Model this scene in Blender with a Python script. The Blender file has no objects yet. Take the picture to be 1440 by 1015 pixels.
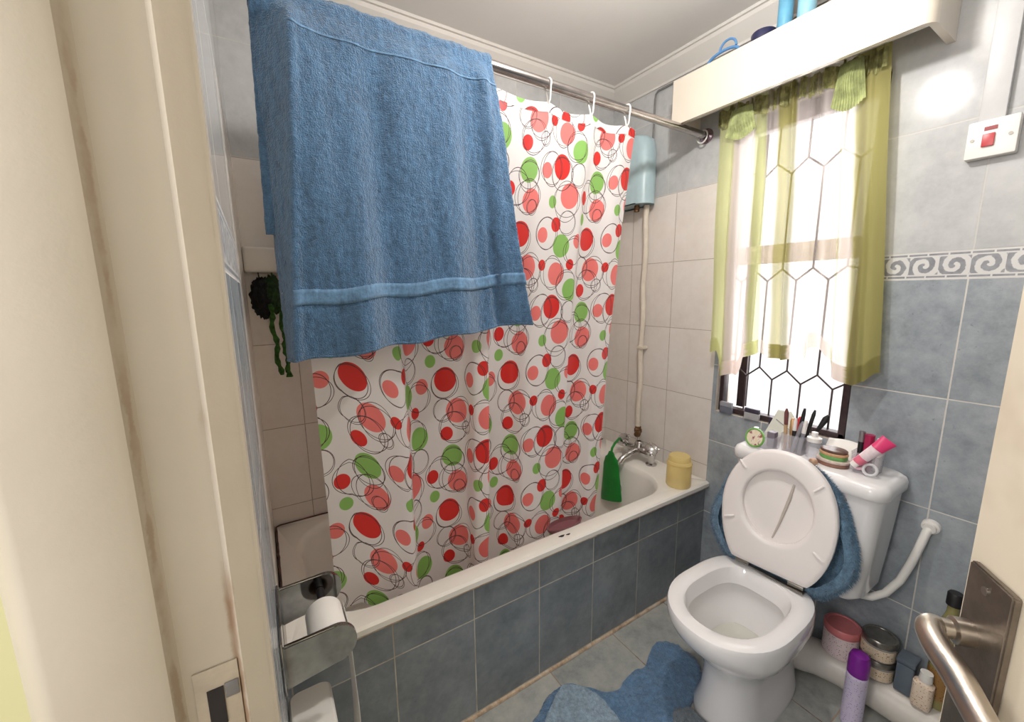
import bpy, bmesh, math, random
from mathutils import Vector, Matrix, noise
from math import pi, sin, cos, radians as RAD
random.seed(7)
SC = bpy.context.scene
COL = SC.collection

# ---------------------------------------------------------------- helpers
def lin(c):
    return tuple((v/255/12.92 if v/255 <= .04045 else ((v/255+.055)/1.055)**2.4) for v in c)+(1,)

class NT:
    def __init__(s, name):
        s.m = bpy.data.materials.new(name); s.m.use_nodes = True
        s.t = s.m.node_tree; s.n = s.t.nodes; s.l = s.t.links
        s.b = s.n['Principled BSDF']; s.out = s.n['Material Output']
    def node(s, typ, **kw):
        x = s.n.new(typ)
        for k, v in kw.items(): setattr(x, k, v)
        return x
    def put(s, sock, v):
        if isinstance(v, bpy.types.NodeSocket): s.l.new(v, sock)
        else: sock.default_value = v
    def math(s, op, a, b=0.0, c=0.0, clamp=False):
        x = s.node('ShaderNodeMath', operation=op, use_clamp=clamp)
        s.put(x.inputs[0], a); s.put(x.inputs[1], b); s.put(x.inputs[2], c)
        return x.outputs[0]
    def vmath(s, op, a, b=None, c=None, out=0):
        x = s.node('ShaderNodeVectorMath', operation=op)
        s.put(x.inputs[0], a)
        if b is not None: s.put(x.inputs[1], b)
        if c is not None: s.put(x.inputs[2], c)
        return x.outputs[out]
    def mix(s, f, a, b):
        x = s.node('ShaderNodeMix', data_type='RGBA')
        s.put(x.inputs[0], f); s.put(x.inputs[6], a); s.put(x.inputs[7], b)
        return x.outputs[2]
    def noise(s, scale, detail=4, rough=.6, vec=None):
        x = s.node('ShaderNodeTexNoise')
        x.inputs['Scale'].default_value = scale; x.inputs['Detail'].default_value = detail; x.inputs['Roughness'].default_value = rough
        s.l.new(vec if vec is not None else s.obj(), x.inputs['Vector'])
        return x.outputs[0]
    def obj(s):
        if not hasattr(s, '_tc'): s._tc = s.node('ShaderNodeTexCoord')
        return s._tc.outputs['Object']
    def uv(s):
        s.obj(); return s._tc.outputs['UV']
    def xyz(s, v=None):
        x = s.node('ShaderNodeSeparateXYZ'); s.l.new(v if v is not None else s.obj(), x.inputs[0]); return x.outputs
    def ramp(s, f, stops, mode='LINEAR'):
        x = s.node('ShaderNodeValToRGB'); s.l.new(f, x.inputs[0]); r = x.color_ramp; r.interpolation = mode
        while len(r.elements) < len(stops): r.elements.new(.5)
        for e, (p, c) in zip(r.elements, stops): e.position = p; e.color = c
        return x.outputs[0]
    def step(s, v, lo, hi):
        x = s.node('ShaderNodeMapRange', interpolation_type='SMOOTHSTEP'); s.put(x.inputs[0], v); s.put(x.inputs[1], lo); s.put(x.inputs[2], hi)
        return x.outputs[0]
    def bump(s, h, strength=.3, dist=.002):
        x = s.node('ShaderNodeBump'); x.inputs['Strength'].default_value = strength; x.inputs['Distance'].default_value = dist
        s.l.new(h, x.inputs['Height']); s.l.new(x.outputs[0], s.b.inputs['Normal'])
    def base(s, v): s.put(s.b.inputs['Base Color'], v)
    def set(s, **kw):
        for k, v in kw.items(): s.put(s.b.inputs[k.replace('_', ' ')], v)

def simple(name, rgb, rough=.5, metal=0, var=.06, scale=30, bump=0, bscale=200, coat=0, sub=0):
    t = NT(name); c = lin(rgb)
    n = t.noise(scale)
    lo = tuple(v*(1-var*2) for v in c[:3])+(1,); hi = tuple(min(1, v*(1+var)) for v in c[:3])+(1,)
    t.base(t.ramp(n, [(.3, lo), (.7, hi)])); t.set(Roughness=rough, Metallic=metal)
    if coat: t.set(Coat_Weight=coat, Coat_Roughness=.05)
    if bump: t.bump(t.noise(bscale, 3), bump, .003)
    return t.m

def clear(name, rgb, alpha=.35, rough=.1):
    """thin clear plastic or glass: part transparent, part glossy skin"""
    t = NT(name); t.base(lin(rgb)); t.set(Roughness=rough)
    tr = t.node('ShaderNodeBsdfTransparent'); tr.inputs[0].default_value = tuple(min(1, .55+.45*v) for v in lin(rgb)[:3])+(1,)
    mx = t.node('ShaderNodeMixShader'); fr = t.noise(8)
    t.put(mx.inputs[0], t.math('MULTIPLY_ADD', fr, .1, alpha-.05))
    t.l.new(tr.outputs[0], mx.inputs[1]); t.l.new(t.b.outputs[0], mx.inputs[2]); t.l.new(mx.outputs[0], t.out.inputs[0])
    return t.m

def tile(name, au, av, w, h, u0, v0, c1, c2, c3, grout, gw=.0035, rough=.22, fleck=.5, hline=True, gdirt=None):
    """marbled ceramic tile on a regular grid, in metres of object space"""
    t = NT(name); o = t.xyz()
    u = t.math('DIVIDE', t.math('SUBTRACT', o[au], u0), w); v = t.math('DIVIDE', t.math('SUBTRACT', o[av], v0), h)
    def edge(q, size):
        f = t.math('FRACT', q); d = t.math('MULTIPLY', t.math('MINIMUM', f, t.math('SUBTRACT', 1.0, f)), size)
        return d
    d = t.math('MINIMUM', edge(u, w), edge(v, h))
    d = t.math('ADD', d, t.math('MULTIPLY', t.math('SUBTRACT', t.noise(90, 2), .5), .0012))
    m = t.step(d, gw*.35, gw*.6)
    cell = t.node('ShaderNodeCombineXYZ'); t.l.new(t.math('FLOOR', u), cell.inputs[0]); t.l.new(t.math('FLOOR', v), cell.inputs[1])
    wn = t.node('ShaderNodeTexWhiteNoise'); t.l.new(cell.outputs[0], wn.inputs['Vector'])
    off = t.vmath('ADD', t.obj(), t.vmath('SCALE', wn.outputs['Color'])); 
    off.node.inputs[1].links[0].from_node.inputs['Scale'].default_value = 3.0
    n1 = t.noise(5, 6, .65, off); n2 = t.noise(26, 6, .7, off)
    col = t.ramp(t.math('MULTIPLY_ADD', n2, .35, t.math('MULTIPLY', n1, .65)), [(.36, lin(c1)), (.5, lin(c2)), (.64, lin(c3))])
    fl = t.step(t.noise(60, 5, .75, off), .62, .72)
    col = t.mix(t.math('MULTIPLY', fl, fleck), col, tuple(x*.45 for x in lin(c1)[:3])+(1,))
    g = lin(grout)
    if gdirt: g = t.mix(t.step(t.noise(9, 4), .48, .62), g, lin(gdirt))
    t.base(t.mix(m, g, col))
    t.set(Roughness=t.math('MULTIPLY_ADD', m, rough-.7, .7)); t.bump(m, .5, .0012)
    return t.m

def bm_new(): return bmesh.new()

def box(bm, lo, hi, bev=0, seg=2, mi=0):
    r = bmesh.ops.create_cube(bm, size=1.0); vs = r['verts']
    lo = Vector(lo); hi = Vector(hi); c = (lo+hi)/2; d = hi-lo
    for v in vs: v.co = Vector((v.co.x*d.x, v.co.y*d.y, v.co.z*d.z))+c
    fs = {f for v in vs for f in v.link_faces}
    for f in fs: f.material_index = mi
    if bev:
        es = list({e for v in vs for e in v.link_edges})
        bmesh.ops.bevel(bm, geom=es, offset=bev, segments=seg, affect='EDGES', profile=.6)
    return bm

def tube(bm, pts, r, n=12, closed=False, cap=True):
    pts = [Vector(p) for p in pts]; N = len(pts)
    rs = r if isinstance(r, (list, tuple)) else [r]*N
    rings = []; up = None
    for i, p in enumerate(pts):
        if closed: d = pts[(i+1) % N]-pts[i-1]
        else: d = pts[min(i+1, N-1)]-pts[max(i-1, 0)]
        d.normalize()
        if up is None:
            up = d.orthogonal().normalized()
        else:
            up = (up-d*up.dot(d))
            up = up.normalized() if up.length > 1e-6 else d.orthogonal().normalized()
        s = d.cross(up)
        rings.append([bm.verts.new(p+(up*cos(2*pi*k/n)+s*sin(2*pi*k/n))*rs[i]) for k in range(n)])
    M = N if closed else N-1
    for i in range(M):
        a, b = rings[i], rings[(i+1) % N]
        for k in range(n): bm.faces.new((a[k], a[(k+1) % n], b[(k+1) % n], b[k]))
    if cap and not closed:
        bm.faces.new(rings[0][::-1]); bm.faces.new(rings[-1])
    return bm

def lathe(bm, prof, c=(0, 0, 0), n=28, axis=None, sx=1, sy=1):
    """prof: (radius, height) pairs, open or capped where the radius is 0"""
    c = Vector(c); M = Matrix.Identity(3)
    if axis is not None: M = Vector((0, 0, 1)).rotation_difference(Vector(axis).normalized()).to_matrix()
    prev = None
    for (r, z) in prof:
        if r <= 1e-6: ring = [bm.verts.new(c+M @ Vector((0, 0, z)))]
        else: ring = [bm.verts.new(c+M @ Vector((r*sx*cos(2*pi*k/n), r*sy*sin(2*pi*k/n), z))) for k in range(n)]
        if prev:
            if len(prev) == 1 and len(ring) > 1:
                for k in range(n): bm.faces.new((prev[0], ring[(k+1) % n], ring[k]))
            elif len(ring) == 1 and len(prev) > 1:
                for k in range(n): bm.faces.new((prev[k], prev[(k+1) % n], ring[0]))
            elif len(ring) > 1:
                for k in range(n): bm.faces.new((prev[k], prev[(k+1) % n], ring[(k+1) % n], ring[k]))
        prev = ring
    return bm

def loft(bm, rings, cap0=False, cap1=False, closed=True):
    R = [[bm.verts.new(p) for p in ring] for ring in rings]
    for a, b in zip(R, R[1:]):
        n = len(a)
        for k in range(n if closed else n-1): bm.faces.new((a[k], a[(k+1) % n], b[(k+1) % n], b[k]))
    if cap0: bm.faces.new(R[0][::-1])
    if cap1: bm.faces.new(R[-1])
    return bm

def grid(bm, nu, nv, fn, uvfn=None):
    V = [[bm.verts.new(fn(i/nu, j/nv)) for j in range(nv+1)] for i in range(nu+1)]
    uvl = bm.loops.layers.uv.verify() if uvfn else None
    for i in range(nu):
        for j in range(nv):
            f = bm.faces.new((V[i][j], V[i+1][j], V[i+1][j+1], V[i][j+1]))
            if uvl:
                for lp, (a, b) in zip(f.loops, ((i, j), (i+1, j), (i+1, j+1), (i, j+1))): lp[uvl].uv = uvfn(a/nu, b/nv)
    return bm

def prism(bm, outline, frame, t0, t1):
    """outline of (a, b) extruded between t0 and t1 along the third axis of frame(a, b, t)"""
    A = [bm.verts.new(frame(a, b, t0)) for a, b in outline]; B = [bm.verts.new(frame(a, b, t1)) for a, b in outline]
    n = len(A); bm.faces.new(A[::-1]); bm.faces.new(B)
    for k in range(n): bm.faces.new((A[k], A[(k+1) % n], B[(k+1) % n], B[k]))
    return bm

def rrect(cx, cy, hx, hy, r, n=6):
    out = []
    for (sx, sy, a0) in ((1, 1, 0), (-1, 1, 90), (-1, -1, 180), (1, -1, 270)):
        for k in range(n+1):
            a = RAD(a0+90*k/n); out.append((cx+sx*(hx-r)+r*cos(a), cy+sy*(hy-r)+r*sin(a)))
    return out

def thing(name, label, cat, loc, group=None):
    o = bpy.data.objects.new(name, None); COL.objects.link(o); o.location = loc; o.empty_display_size = .03
    o['label'] = label; o['category'] = cat
    if group: o['group'] = group
    return o
def rootloc(o):
    while o.parent: o = o.parent
    return Vector(o.location)
def obj(name, bm, m, parent=None, smooth=True, origin=None, angle=40):
    off = rootloc(parent) if parent else Vector(origin or (0, 0, 0))
    bmesh.ops.recalc_face_normals(bm, faces=bm.faces)
    bmesh.ops.translate(bm, verts=bm.verts, vec=-off)
    me = bpy.data.meshes.new(name); bm.to_mesh(me); bm.free()
    for x in (m if isinstance(m, (list, tuple)) else [m]): me.materials.append(x)
    if smooth:
        me.polygons.foreach_set('use_smooth', [True]*len(me.polygons))
        try: me.set_sharp_from_angle(angle=RAD(angle))
        except Exception: pass
    o = bpy.data.objects.new(name, me); COL.objects.link(o)
    if parent: o.parent = parent
    else: o.location = off
    return o
def solo(name, bm, m, label, cat, loc, group=None, **kw):
    o = obj(name, bm, m, None, origin=loc, **kw); o['label'] = label; o['category'] = cat
    if group: o['group'] = group
    return o
def struct(name, bm, m, smooth=False):
    o = obj(name, bm, m, None, smooth=smooth); o['kind'] = 'structure'; return o
def copy_tree(o, parent=None):
    c = o.copy(); COL.objects.link(c)
    if parent: c.parent = parent
    for ch in [x for x in COL.objects if x.parent == o]: copy_tree(ch, c)
    return c
def lerp(a, b, t): return a+(b-a)*t
def pl(tab, x):
    """piecewise linear table lookup"""
    if x <= tab[0][0]: return tab[0][1]
    for (a, va), (b, vb) in zip(tab, tab[1:]):
        if x <= b: return lerp(va, vb, (x-a)/(b-a))
    return tab[-1][1]
def spl(tab, x):
    """smooth table lookup"""
    if x <= tab[0][0]: return tab[0][1]
    for (a, va), (b, vb) in zip(tab, tab[1:]):
        if x <= b:
            t = (x-a)/(b-a); t = t*t*(3-2*t); return lerp(va, vb, t)
    return tab[-1][1]

# ---------------------------------------------------------------- camera
f_px = 569.73
yaw, pit, roll = 1.0152, -.1652, -.0109
fw = Vector((cos(yaw)*cos(pit), sin(yaw)*cos(pit), sin(pit))); rt = Vector((sin(yaw), -cos(yaw), 0)); up = rt.cross(fw)
r2 = rt*cos(roll)+up*sin(roll); u2 = -rt*sin(roll)+up*cos(roll)
cam = bpy.data.cameras.new('camera'); cam.sensor_width = 36; cam.lens = f_px/1440*36; cam.clip_start = .01
co = bpy.data.objects.new('camera', cam); COL.objects.link(co)
M = Matrix((r2, u2, -fw)).transposed().to_4x4(); M.translation = Vector((-1.6052, -.9751, 1.3045)); co.matrix_world = M
SC.camera = co

# ---------------------------------------------------------------- measures
XL = -1.63            # door wall
YB = .62              # wall behind the bath
YF = -1.46            # wall behind the door
ZC = 2.27             # ceiling
TW, TH = .2397, .33   # grey wall tile
Z0 = .3413            # first full grout line
ZA = Z0+2*TH; ZB0 = ZA+TH; ZB1 = ZB0+.073
YJ = -.545            # door jamb beside the bath
WH = .295; WZ = .5517; WTOP = WZ+4*WH

# ---------------------------------------------------------------- materials
LOW = ((126, 133, 139), (151, 158, 164), (170, 176, 181))
UPP = ((176, 177, 178), (190, 191, 191), (201, 201, 201))
WHT = ((216, 208, 201), (222, 215, 208), (227, 221, 215))
GR = (206, 202, 196)
def tiles(ax, name, u_grey, u_white):
    lo = tile('tile_grey_'+name, ax, 2, TW, TH, u_grey, Z0, *LOW, GR)
    hi = tile('tile_light_grey_'+name, ax, 2, TW, TH, u_grey, ZB1, *UPP, (200, 198, 194), rough=.11, fleck=.12)
    wh = tile('tile_white_'+name, ax, 2, .2397, WH, u_white, WZ, *WHT, (158, 146, 134), gw=.0025, rough=.18, fleck=0)
    # embossed scroll border strip
    t = NT('tile_border_'+name); o = t.xyz()
    u = t.math('SUBTRACT', o[ax], u_grey); v = t.math('DIVIDE', t.math('SUBTRACT', o[2], (ZB0+ZB1)/2), .0365)
    cell = t.math('DIVIDE', u, .06); par = t.math('SUBTRACT', t.math('MULTIPLY', t.math('FRACT', t.math('MULTIPLY', cell, .5)), 2.0), 1.0)
    sgn = t.math('SIGN', par)
    x = t.math('MULTIPLY', t.math('SUBTRACT', t.math('FRACT', cell), .5), 1.9)
    yy = t.math('MULTIPLY', v, sgn)
    rr = t.math('SQRT', t.math('ADD', t.math('MULTIPLY', x, x), t.math('MULTIPLY', yy, yy)))
    th = t.math('ARCTAN2', yy, x)
    sp = t.math('SINE', t.math('MULTIPLY_ADD', rr, 9.0, th))
    leaf = t.math('MULTIPLY', t.math('SUBTRACT', t.noise(70, 2), .5), 2.2)
    sc = t.step(t.math('ADD', sp, leaf), -.25, .25)
    av = t.math('ABSOLUTE', v)
    inner = t.math('LESS_THAN', av, .66)
    dash = t.math('GREATER_THAN', t.math('FRACT', t.math('DIVIDE', u, .041)), .09)
    ds = t.math('MULTIPLY', t.math('MULTIPLY', t.math('GREATER_THAN', av, .76), t.math('LESS_THAN', av, .9)), dash)
    dark = t.math('MAXIMUM', t.math('MULTIPLY', inner, sc), ds)
    t.base(t.mix(dark, lin((206, 205, 203)), t.ramp(t.noise(40), [(.3, lin((120, 122, 127))), (.7, lin((152, 154, 159)))])))
    t.set(Roughness=.3); t.bump(dark, -.5, .0015)
    return [lo, t.m, hi, wh]
M_R = tiles(1, 'window_side', -.6859, .2261)
M_L = tiles(1, 'door_side', -.38, .2261)
M_B = tiles(0, 'back', -.1, -1.5)
M_F = tiles(0, 'front', -.1, -.1)
m_ceiling = simple('ceiling_paint', (226, 223, 219), .8, var=.02, scale=3, bump=.05)
m_cornice = simple('cornice_plaster', (214, 210, 204), .6, var=.02, scale=4, bump=.05)
m_sill_paint = simple('old_reveal_paint', (208, 196, 182), .6, var=.08, scale=18)
m_holder = simple('dull_chrome', (150, 150, 150), .1, 1, var=.15, scale=24)
m_chrome = simple('chrome', (205, 203, 202), .12, 1, var=.08, scale=14)
m_rod = simple('brushed_steel_rod', (178, 172, 170), .22, 1, var=.1, scale=20)
m_nickel = simple('worn_nickel', (192, 183, 172), .3, 1, var=.1, scale=25, bump=.05)
m_plate = simple('tarnished_plate', (136, 127, 118), .38, .9, var=.15, scale=30, bump=.1)
m_ceramic = simple('white_ceramic', (232, 230, 230), .1, var=.01, scale=3, coat=.4)
m_enamel = simple('bath_enamel', (232, 228, 220), .18, var=.02, scale=5, coat=.3)
m_seat = simple('seat_plastic', (234, 228, 225), .3, var=.01, scale=4)
m_white_plastic = simple('white_plastic', (232, 229, 224), .35, var=.015, scale=6)
m_pelmet = simple('pelmet_paint', (222, 212, 197), .22, var=.015, scale=5, coat=.3)
m_dark = simple('black_rubber', (28, 26, 28), .5, var=.2)
m_brass = simple('tarnished_brass', (126, 96, 66), .45, .8, var=.2, scale=60, bump=.2)
m_pipe = simple('painted_pipe', (218, 208, 192), .4, var=.05, scale=25)
m_window_frame = simple('window_frame_paint', (58, 42, 44), .5, var=.2, scale=40, bump=.2)
m_green = simple('green_plastic', (24, 132, 48), .35, var=.12, scale=14, bump=.15, bscale=30)
m_paper = simple('tissue_paper', (238, 234, 228), .9, var=.01, bump=.1, bscale=300)
m_red = simple('red_plastic', (190, 62, 66), .35, var=.04)
m_purple = simple('purple_cap', (122, 28, 142), .35, var=.06)
m_pink = simple('pink_plastic', (232, 66, 122), .35, var=.05)
m_pinklid = simple('dusty_pink_lid', (214, 124, 126), .35, var=.05)
m_silver = simple('silver_lid', (150, 145, 138), .28, .9, var=.12, scale=40)
m_blue = simple('blue_plastic', (92, 140, 190), .35, var=.08)
m_lightblue = simple('pale_blue_plastic', (176, 200, 206), .35, var=.03)
m_navy = simple('navy_cap', (44, 46, 78), .3, var=.08)
m_black_cable = simple('cable_sheath', (120, 118, 116), .5, var=.1)
m_lead = simple('grey_rail', (122, 122, 124), .4, .3, var=.1)
m_clear = clear('clear_plastic', (238, 236, 240), .24)
m_glass_jar = clear('jar_glass', (196, 190, 184), .6)
m_oil = clear('oil_bottle', (168, 160, 104), .72, .08)
m_smoke = clear('smoky_plastic', (100, 112, 124), .85)
m_amber = clear('amber_plastic', (244, 222, 150), .5, .3)

def printed(name, body, ink, scale=230, thr=.6, rough=.4):
    """small print bands on a package"""
    t = NT(name); o = t.xyz()
    n = t.noise(scale, 2, .5); row = t.math('SINE', t.math('MULTIPLY', o[2], 900.0))
    mk = t.math('MULTIPLY', t.math('GREATER_THAN', n, thr), t.math('GREATER_THAN', row, .1))
    t.base(t.mix(mk, lin(body), lin(ink))); t.set(Roughness=rough); return t.m
m_jar_pink = printed('pale_pink_jar_label', (222, 202, 202), (130, 110, 116))
m_jar_cream = printed('cream_jar_label', (222, 202, 176), (96, 70, 60))
m_can = printed('lilac_can_print', (204, 194, 218), (150, 132, 184), 230, .6)
m_cream = printed('cream_bottle_label', (226, 206, 186), (170, 120, 90))
m_brown_label = printed('brown_label', (150, 112, 62), (92, 60, 34))

# towel: terry cloth
def terry(name, rgb, scale=340, band=None, b=.9):
    t = NT(name); c = lin(rgb)
    v = t.node('ShaderNodeTexVoronoi'); v.inputs['Scale'].default_value = scale; t.l.new(t.obj(), v.inputs['Vector'])
    n = t.noise(90, 5, .7); n2 = t.noise(7, 3)
    st = t.node('ShaderNodeMapping'); st.inputs['Scale'].default_value = (70, 70, 16); t.l.new(t.obj(), st.inputs[0])
    n3 = t.noise(1.0, 4, .7, st.outputs[0])
    k = t.math('ADD', t.math('MULTIPLY', n, .45), t.math('ADD', t.math('MULTIPLY', n2, .12), t.math('MULTIPLY', n3, .43)))
    col = t.ramp(k, [(.34, tuple(x*.55 for x in c[:3])+(1,)), (.5, c), (.64, tuple(min(1, x*1.45) for x in c[:3])+(1,))])
    t.base(col); t.set(Roughness=.95, Sheen_Weight=.35, Sheen_Roughness=.5)
    h = t.math('ADD', t.math('MULTIPLY', v.outputs['Distance'], .5), t.math('MULTIPLY', t.math('ADD', n, n3), 1.2))
    t.bump(h, b, .006)
    return t.m
m_towel = terry('blue_terry', (74, 112, 148))
m_band = terry('blue_towel_band', (96, 132, 166), 60, b=.25)
m_shag = terry('blue_shag', (98, 132, 158), 260)
m_mat = terry('blue_mat_pile', (92, 126, 160), 220, b=.7)
m_mat_grey = terry('grey_blue_pile', (112, 124, 134), 220)

# shower curtain print: discs and pen-drawn rings, repeating
def curtain_mat():
    t = NT('curtain_print'); PX, PY = .335, .405
    rnd = random.Random(11)
    uvv = t.uv()
    wob = t.noise(7, 1, .5, uvv)
    discs = []
    kinds = [(.037, 'c')]*2+[(.036, 'r')]*2+[(.034, 'g')]*3+[(.034, 'c')]*2+[(.021, 'r')]*3+[(.022, 'c')]*3+[(.016, 'r')]*2+[(.018, 'g')]*2
    def td(a, b):
        dx = abs(a[0]-b[0]); dy = abs(a[1]-b[1]); dx = min(dx, PX-dx); dy = min(dy, PY-dy); return math.hypot(dx, dy)
    for r, k in kinds:
        best = None
        for _ in range(600):
            p = (rnd.random()*PX, rnd.random()*PY)
            gap = min([td(p, q)-r-q[2] for q in discs] or [1])
            same = min([td(p, q) for q in discs if q[3] == k] or [.2])
            sc = min(gap, .012)*8+same*.5
            if gap > .004 and (best is None or sc > best[0]): best = (sc, p)
        if best: discs.append((*best[1], r, k))
    colr = {'c': lin((248, 132, 128)), 'r': lin((230, 54, 50)), 'g': lin((148, 200, 106))}
    col = lin((244, 240, 240)); cols = col
    def dist(cx, cy, sx=1, sy=1):
        d = t.vmath('SUBTRACT', uvv, (cx, cy, 0)); d = t.vmath('WRAP', d, (PX/2, PY/2, 1), (-PX/2, -PY/2, -1))
        if sx != 1 or sy != 1: d = t.vmath('MULTIPLY', d, (sx, sy, 1))
        x = t.node('ShaderNodeVectorMath', operation='LENGTH'); t.l.new(d, x.inputs[0]); return x.outputs['Value']
    for cx, cy, r, k in discs:
        cols = t.mix(t.math('LESS_THAN', dist(cx, cy), r), cols, colr[k])
    ring = None; w = t.math('MULTIPLY', t.math('SUBTRACT', wob, .5), .006)
    def add_ring(cx, cy, r, sx, sy, th):
        nonlocal ring
        q = t.math('COMPARE', t.math('ADD', dist(cx, cy, sx, sy), w), r, th)
        ring = q if ring is None else t.math('MAXIMUM', ring, q)
    for i, (cx, cy, r, k) in enumerate(discs):
        if i in (4, 10) or r < .02: continue
        a = rnd.random()*6.28
        R = rnd.uniform(1.12, 1.4)*r if r > .03 else rnd.uniform(.034, .046)
        o = r*rnd.uniform(.35, .75) if r > .03 else R-r*rnd.uniform(.3, 1.3)
        rx, ry = cx+o*cos(a), cy+o*sin(a); s = rnd.uniform(.9, 1.12)
        add_ring(rx, ry, R, s, 1/s, .0009)
        add_ring(rx+rnd.uniform(-.004, .004), ry+rnd.uniform(-.004, .004), R*1.05, 1/s, s, .0008)
    for _ in range(5):
        cx, cy, R = rnd.random()*PX, rnd.random()*PY, rnd.uniform(.017, .034)
        add_ring(cx, cy, R, 1, 1, .0008); add_ring(cx+.003, cy-.002, R*1.04, 1.06, .96, .0007)
    cols = t.mix(ring, cols, lin((82, 60, 62)))
    t.base(cols); t.set(Roughness=.42)
    tl = t.node('ShaderNodeBsdfTranslucent'); t.l.new(cols, tl.inputs[0])
    mx = t.node('ShaderNodeMixShader'); mx.inputs[0].default_value = .48
    t.l.new(t.b.outputs[0], mx.inputs[1]); t.l.new(tl.outputs[0], mx.inputs[2]); t.l.new(mx.outputs[0], t.out.inputs[0])
    t.bump(t.noise(6, 4, .6, uvv), .25, .01)
    return t.m
m_curtain = curtain_mat()

# sheer window curtain
def sheer(name, hem=0.0):
    t = NT(name); uv = t.xyz(t.uv())
    G = lin((204, 205, 152)); G2 = lin((156, 149, 92)); W = lin((238, 226, 220))
    u = t.math('ADD', uv[0], t.math('MULTIPLY', t.math('SUBTRACT', t.noise(4, 2, .5, t.uv()), .5), .03))
    col = t.ramp(u, [(0, G), (.115, G), (.13, W), (.27, W), (.285, G), (.33, G), (.345, W), (.42, W), (.435, G2), (.53, G2), (.545, W), (.76, W), (.775, G), (.80, W), (.845, W), (.86, G2), (1, G2)])
    den = t.ramp(u, [(p, (v,)*3+(1,)) for p, v in [(0, .85), (.12, .82), (.14, .78), (.27, .7), (.29, .72), (.335, .55), (.35, .3), (.42, .32), (.44, .74), (.53, .7), (.55, .34), (.66, .22), (.70, .4), (.76, .26), (.79, .6), (.84, .66), (.87, .92), (1, .95)]])
    t.base(col); t.set(Roughness=.8)
    tl = t.node('ShaderNodeBsdfTranslucent'); t.l.new(col, tl.inputs[0])
    m1 = t.node('ShaderNodeMixShader'); m1.inputs[0].default_value = .5; t.l.new(t.b.outputs[0], m1.inputs[1]); t.l.new(tl.outputs[0], m1.inputs[2])
    tr = t.node('ShaderNodeBsdfTransparent'); tr.inputs[0].default_value = (.97, .97, .93, 1)
    mx = t.node('ShaderNodeMixShader')
    t.put(mx.inputs[0], t.math('ADD', den, hem, clamp=True))
    t.l.new(tr.outputs[0], mx.inputs[1]); t.l.new(m1.outputs[0], mx.inputs[2]); t.l.new(mx.outputs[0], t.out.inputs[0])
    return t.m
m_sheer = sheer('sheer_green_white'); m_sheer_hem = sheer('sheer_hem', .25)
m_ruffle = simple('green_ruffle', (176, 184, 128), .8, var=.2, scale=40)

def glass_mat():
    t = NT('window_glass'); t.base(lin((240, 240, 240))); t.set(Roughness=.02)
    tr = t.node('ShaderNodeBsdfTransparent'); mx = t.node('ShaderNodeMixShader'); t.put(mx.inputs[0], t.math('MULTIPLY_ADD', t.noise(3), .02, .05))
    gl = t.node('ShaderNodeBsdfGlossy'); gl.inputs['Roughness'].default_value = .03
    t.l.new(tr.outputs[0], mx.inputs[1]); t.l.new(gl.outputs[0], mx.inputs[2]); t.l.new(mx.outputs[0], t.out.inputs[0]); return t.m
m_pane = glass_mat()

# ---------------------------------------------------------------- room shell
def wall(name, axis, pos, us, vs, pick, mats):
    bm = bm_new(); cache = {}
    def V(u, v):
        k = (round(u, 5), round(v, 5))
        if k not in cache: cache[k] = bm.verts.new((pos, u, v) if axis == 0 else (u, pos, v))
        return cache[k]
    for a, b in zip(us, us[1:]):
        for c, d in zip(vs, vs[1:]):
            m = pick((a+b)/2, (c+d)/2)
            if m is None: continue
            f = bm.faces.new((V(a, c), V(b, c), V(b, d), V(a, d))); f.material_index = m
    o = struct(name, bm, mats)
    return o
def zone(v): return 0 if v < ZB0 else 1 if v < ZB1 else 2
WY0, WY1, WZ0, WZ1 = -.469, -.018, .805, 1.93
def pick_r(u, v):
    if WY0 < u < WY1 and WZ0 < v < WZ1: return None
    if u > 0: return 3 if v < WTOP else 2
    return zone(v)
wall('wall_right', 0, 0.0, [YF, WY0, WY1, 0, YB], [0, WZ0, ZB0, ZB1, WTOP, WZ1, ZC], pick_r, M_R)
wall('wall_back', 1, YB, [XL, 0], [0, WTOP, ZC], lambda u, v: 3 if v < WTOP else 2, M_B)
DH = 2.04; DY0 = -1.348
def pick_l(u, v):
    if DY0 < u < YJ and v < DH: return None
    if u > -.02: return 3 if v < WTOP else 2
    return zone(v)
wall('wall_left', 0, XL, [YF, DY0, YJ, -.02, YB], [0, ZB0, ZB1, WTOP, DH, ZC], pick_l, M_L)
wall('wall_front', 1, YF, [XL, 0], [0, ZB0, ZB1, ZC], lambda u, v: zone(v), M_F)

m_floor = tile('floor_tile', 0, 1, .3, .3, -.86, 0, (138, 141, 138), (168, 170, 165), (190, 187, 178), (160, 142, 122), gw=.004, rough=.35, fleck=.3, gdirt=(104, 88, 76))
bm = bm_new(); box(bm, (XL, YF, -.03), (0, YB, 0)); struct('floor', bm, m_floor)
bm = bm_new(); box(bm, (XL, YF, ZC), (0, YB, ZC+.03)); struct('ceiling', bm, m_ceiling)

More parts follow.
